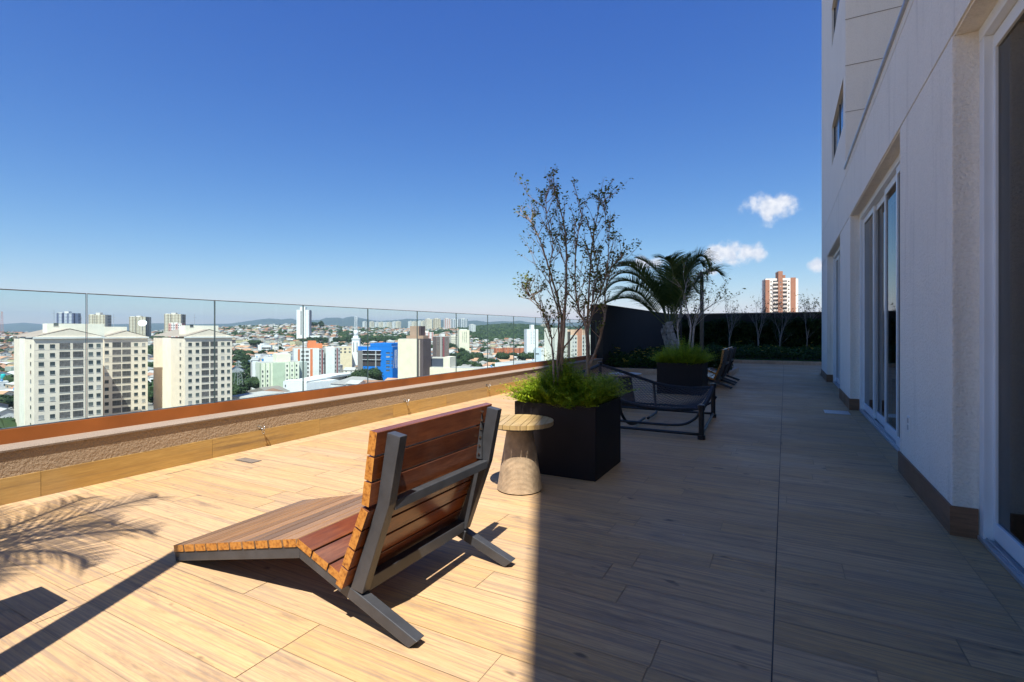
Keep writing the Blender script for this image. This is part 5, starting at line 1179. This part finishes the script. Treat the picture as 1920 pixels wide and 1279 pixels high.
Z = 500; A = CW((518.5-960)/F*Z, Z); zb = zy(662, Z); r = empty('water_tower', (A.x, A.y, zb), 'grey water tank raised on thin legs before the hillside houses', 'water tower')
m = MB(); z0, z1 = zy(636, Z)-zb, zy(628.5, Z)-zb; m.lathe([(.5, z0-.5), (1.9, z0), (1.9, z1), (.3, z1+.7)], 16); m.build('tank', wallmat((.48, .49, .49)), r, True)
for k in range(4): m = MB(); a_ = k*math.pi/2+.4; m.tube([(2.4*math.cos(a_), 2.4*math.sin(a_), -4), (1.6*math.cos(a_), 1.6*math.sin(a_), z0)], .16, 5); m.build('leg', wallmat((.55, .55, .53)), r)
Z = 205; A = CW((220-960)/F*Z, Z+14); r = empty('satellite_dish', (A.x, A.y, zy(612.5, Z)), 'large white satellite dish on the roof of the middle cream tower', 'satellite dish')
m = MB(); prof = [(0.01, 0), (.6, .06), (1.1, .22), (1.55, .5), (1.6, .5), (1.12, .16), (.6, -.02), (0.01, -.06)]; m.lathe(prof, 24); d_ = m.build('dish', M['plastic'], r, True); d_.rotation_euler = (math.radians(58), 0, TH+.5); d_.location = (0, 0, 1.4)
m = MB(); m.tube([(0, 0, -1.5), (0, 0, 1.3)], .12, 6); m.build('stand', M['grey_alu'], r)
block('warehouse', 'low shed with a weathered grey gabled roof in front of the green block', (468, 262), (500, 255), 10, 736, (.70, .66, .58), [], [])
A, u, n_, L_ = frame_of((462, 262), (506, 254)); m = MB(); m.prism([(0, 0), (L_, 0), (L_, .2), (L_/2, 2.6), (0, .2)], -.5, 11); o = m.build('gable_roof', wallmat((.24, .21, .18), 'roof_cover'))
o.parent = [q for q in bpy.data.objects if q.get('label', '').startswith('low shed with')][0]; o.location = Vector((0, 0, zy(736, 262)+.3))-u*1.0; o.rotation_euler[2] = math.atan2(u.y, u.x)
# signed shop front among the mid distance buildings
block('shop_building', 'grey and white shop building with a red lettered fascia left of the green block', (470, 330), (486, 332), 12, 674, (.42, .40, .40), [('white_front', .2, .85, -.4, 1, None, 677, (.78, .78, .78)), ('fascia', 0, .9, -.5, .3, 675.8, 674.2, (.75, .75, .75)), ('dark_door', .55, .8, -.6, 0, 694, 681, (.08, .09, .1))], [])
block('warehouse', 'long white factory wall left of the yellow roof box with a small dark red panel', (494, 360), (523, 356), 20, 669.5, (.74, .73, .72), [('red_panel', .72, .95, -.2, .2, 675, 671, (.25, .04, .06)), ('blue_tank', -.12, .02, 0, 4, None, 673, (.05, .25, .55))], [])
for o in [q for q in bpy.data.objects if q.get('category') == 'building' and False]: pass
block('market_hall', 'large flat pale concrete roofed hall in the lower middle, behind the parapet', (425, 215), (545, 206), 20, 744, (.50, .47, .42), [('ridge', .35, .45, 3, 17, 744, 742, (.40, .37, .33))], [])
block('warehouse', 'white vaulted sports hall roof beside the green trees', (446, 795), (468, 800), 26, 656, (.80, .80, .79), [], [])
block('shop_building', 'green and white low building at the lower left picture edge', (-14, 200), (10, 204), 14, 782, (.10, .42, .22), [('white_band', 0, 1, -.1, 1, 800, 793, (.7, .72, .7))], [(.5, 2, 1.4, [786], PD, 'window')])
block('shop_building', 'small blue shop front at the lower left beside the cream tower', (11, 200), (25, 203), 14, 790, (.08, .20, .45), [('white_band', 0, 1, -.1, 1, 793, 790, (.6, .65, .7))], [(.5, 1.8, 1.2, [797], PD, 'window')])
Z = 330; A = CW((6-960)/F*Z, Z); r = empty('water_tank', (A.x, A.y, zy(716, Z)), 'turquoise upright water tank among the houses at the left edge', 'water tank')
m = MB(); m.lathe([(1.2, 0), (1.25, 4.6), (1.0, 5.0), (.2, 5.2)], 14); m.build('tank', wallmat((.03, .42, .42)), r, True); m = MB(); m.box(-1.4, 1.4, -1.4, 1.4, -6, 0); m.build('plinth', wallmat((.4, .38, .35)), r)

# ============================ air ============================
m = MB(); m.box(-16000, 16000, -16000, 16000, -90, 420); hz = m.build('haze', None); hz.data.materials.clear()
hmt = bpy.data.materials.new('thin_blue_air'); hmt.use_nodes = True; ht = hmt.node_tree; ht.nodes.remove(ht.nodes['Principled BSDF'])
pv = ht.nodes.new('ShaderNodeVolumePrincipled'); pv.inputs['Color'].default_value = (.72, .84, 1, 1); pv.inputs['Density'].default_value = 8e-5; pv.inputs['Anisotropy'].default_value = .2
ht.links.new(pv.outputs[0], ht.nodes['Material Output'].inputs['Volume']); hz.data.materials.append(hmt); tag(hz, 'thin bluish haze over the city', kind='stuff')
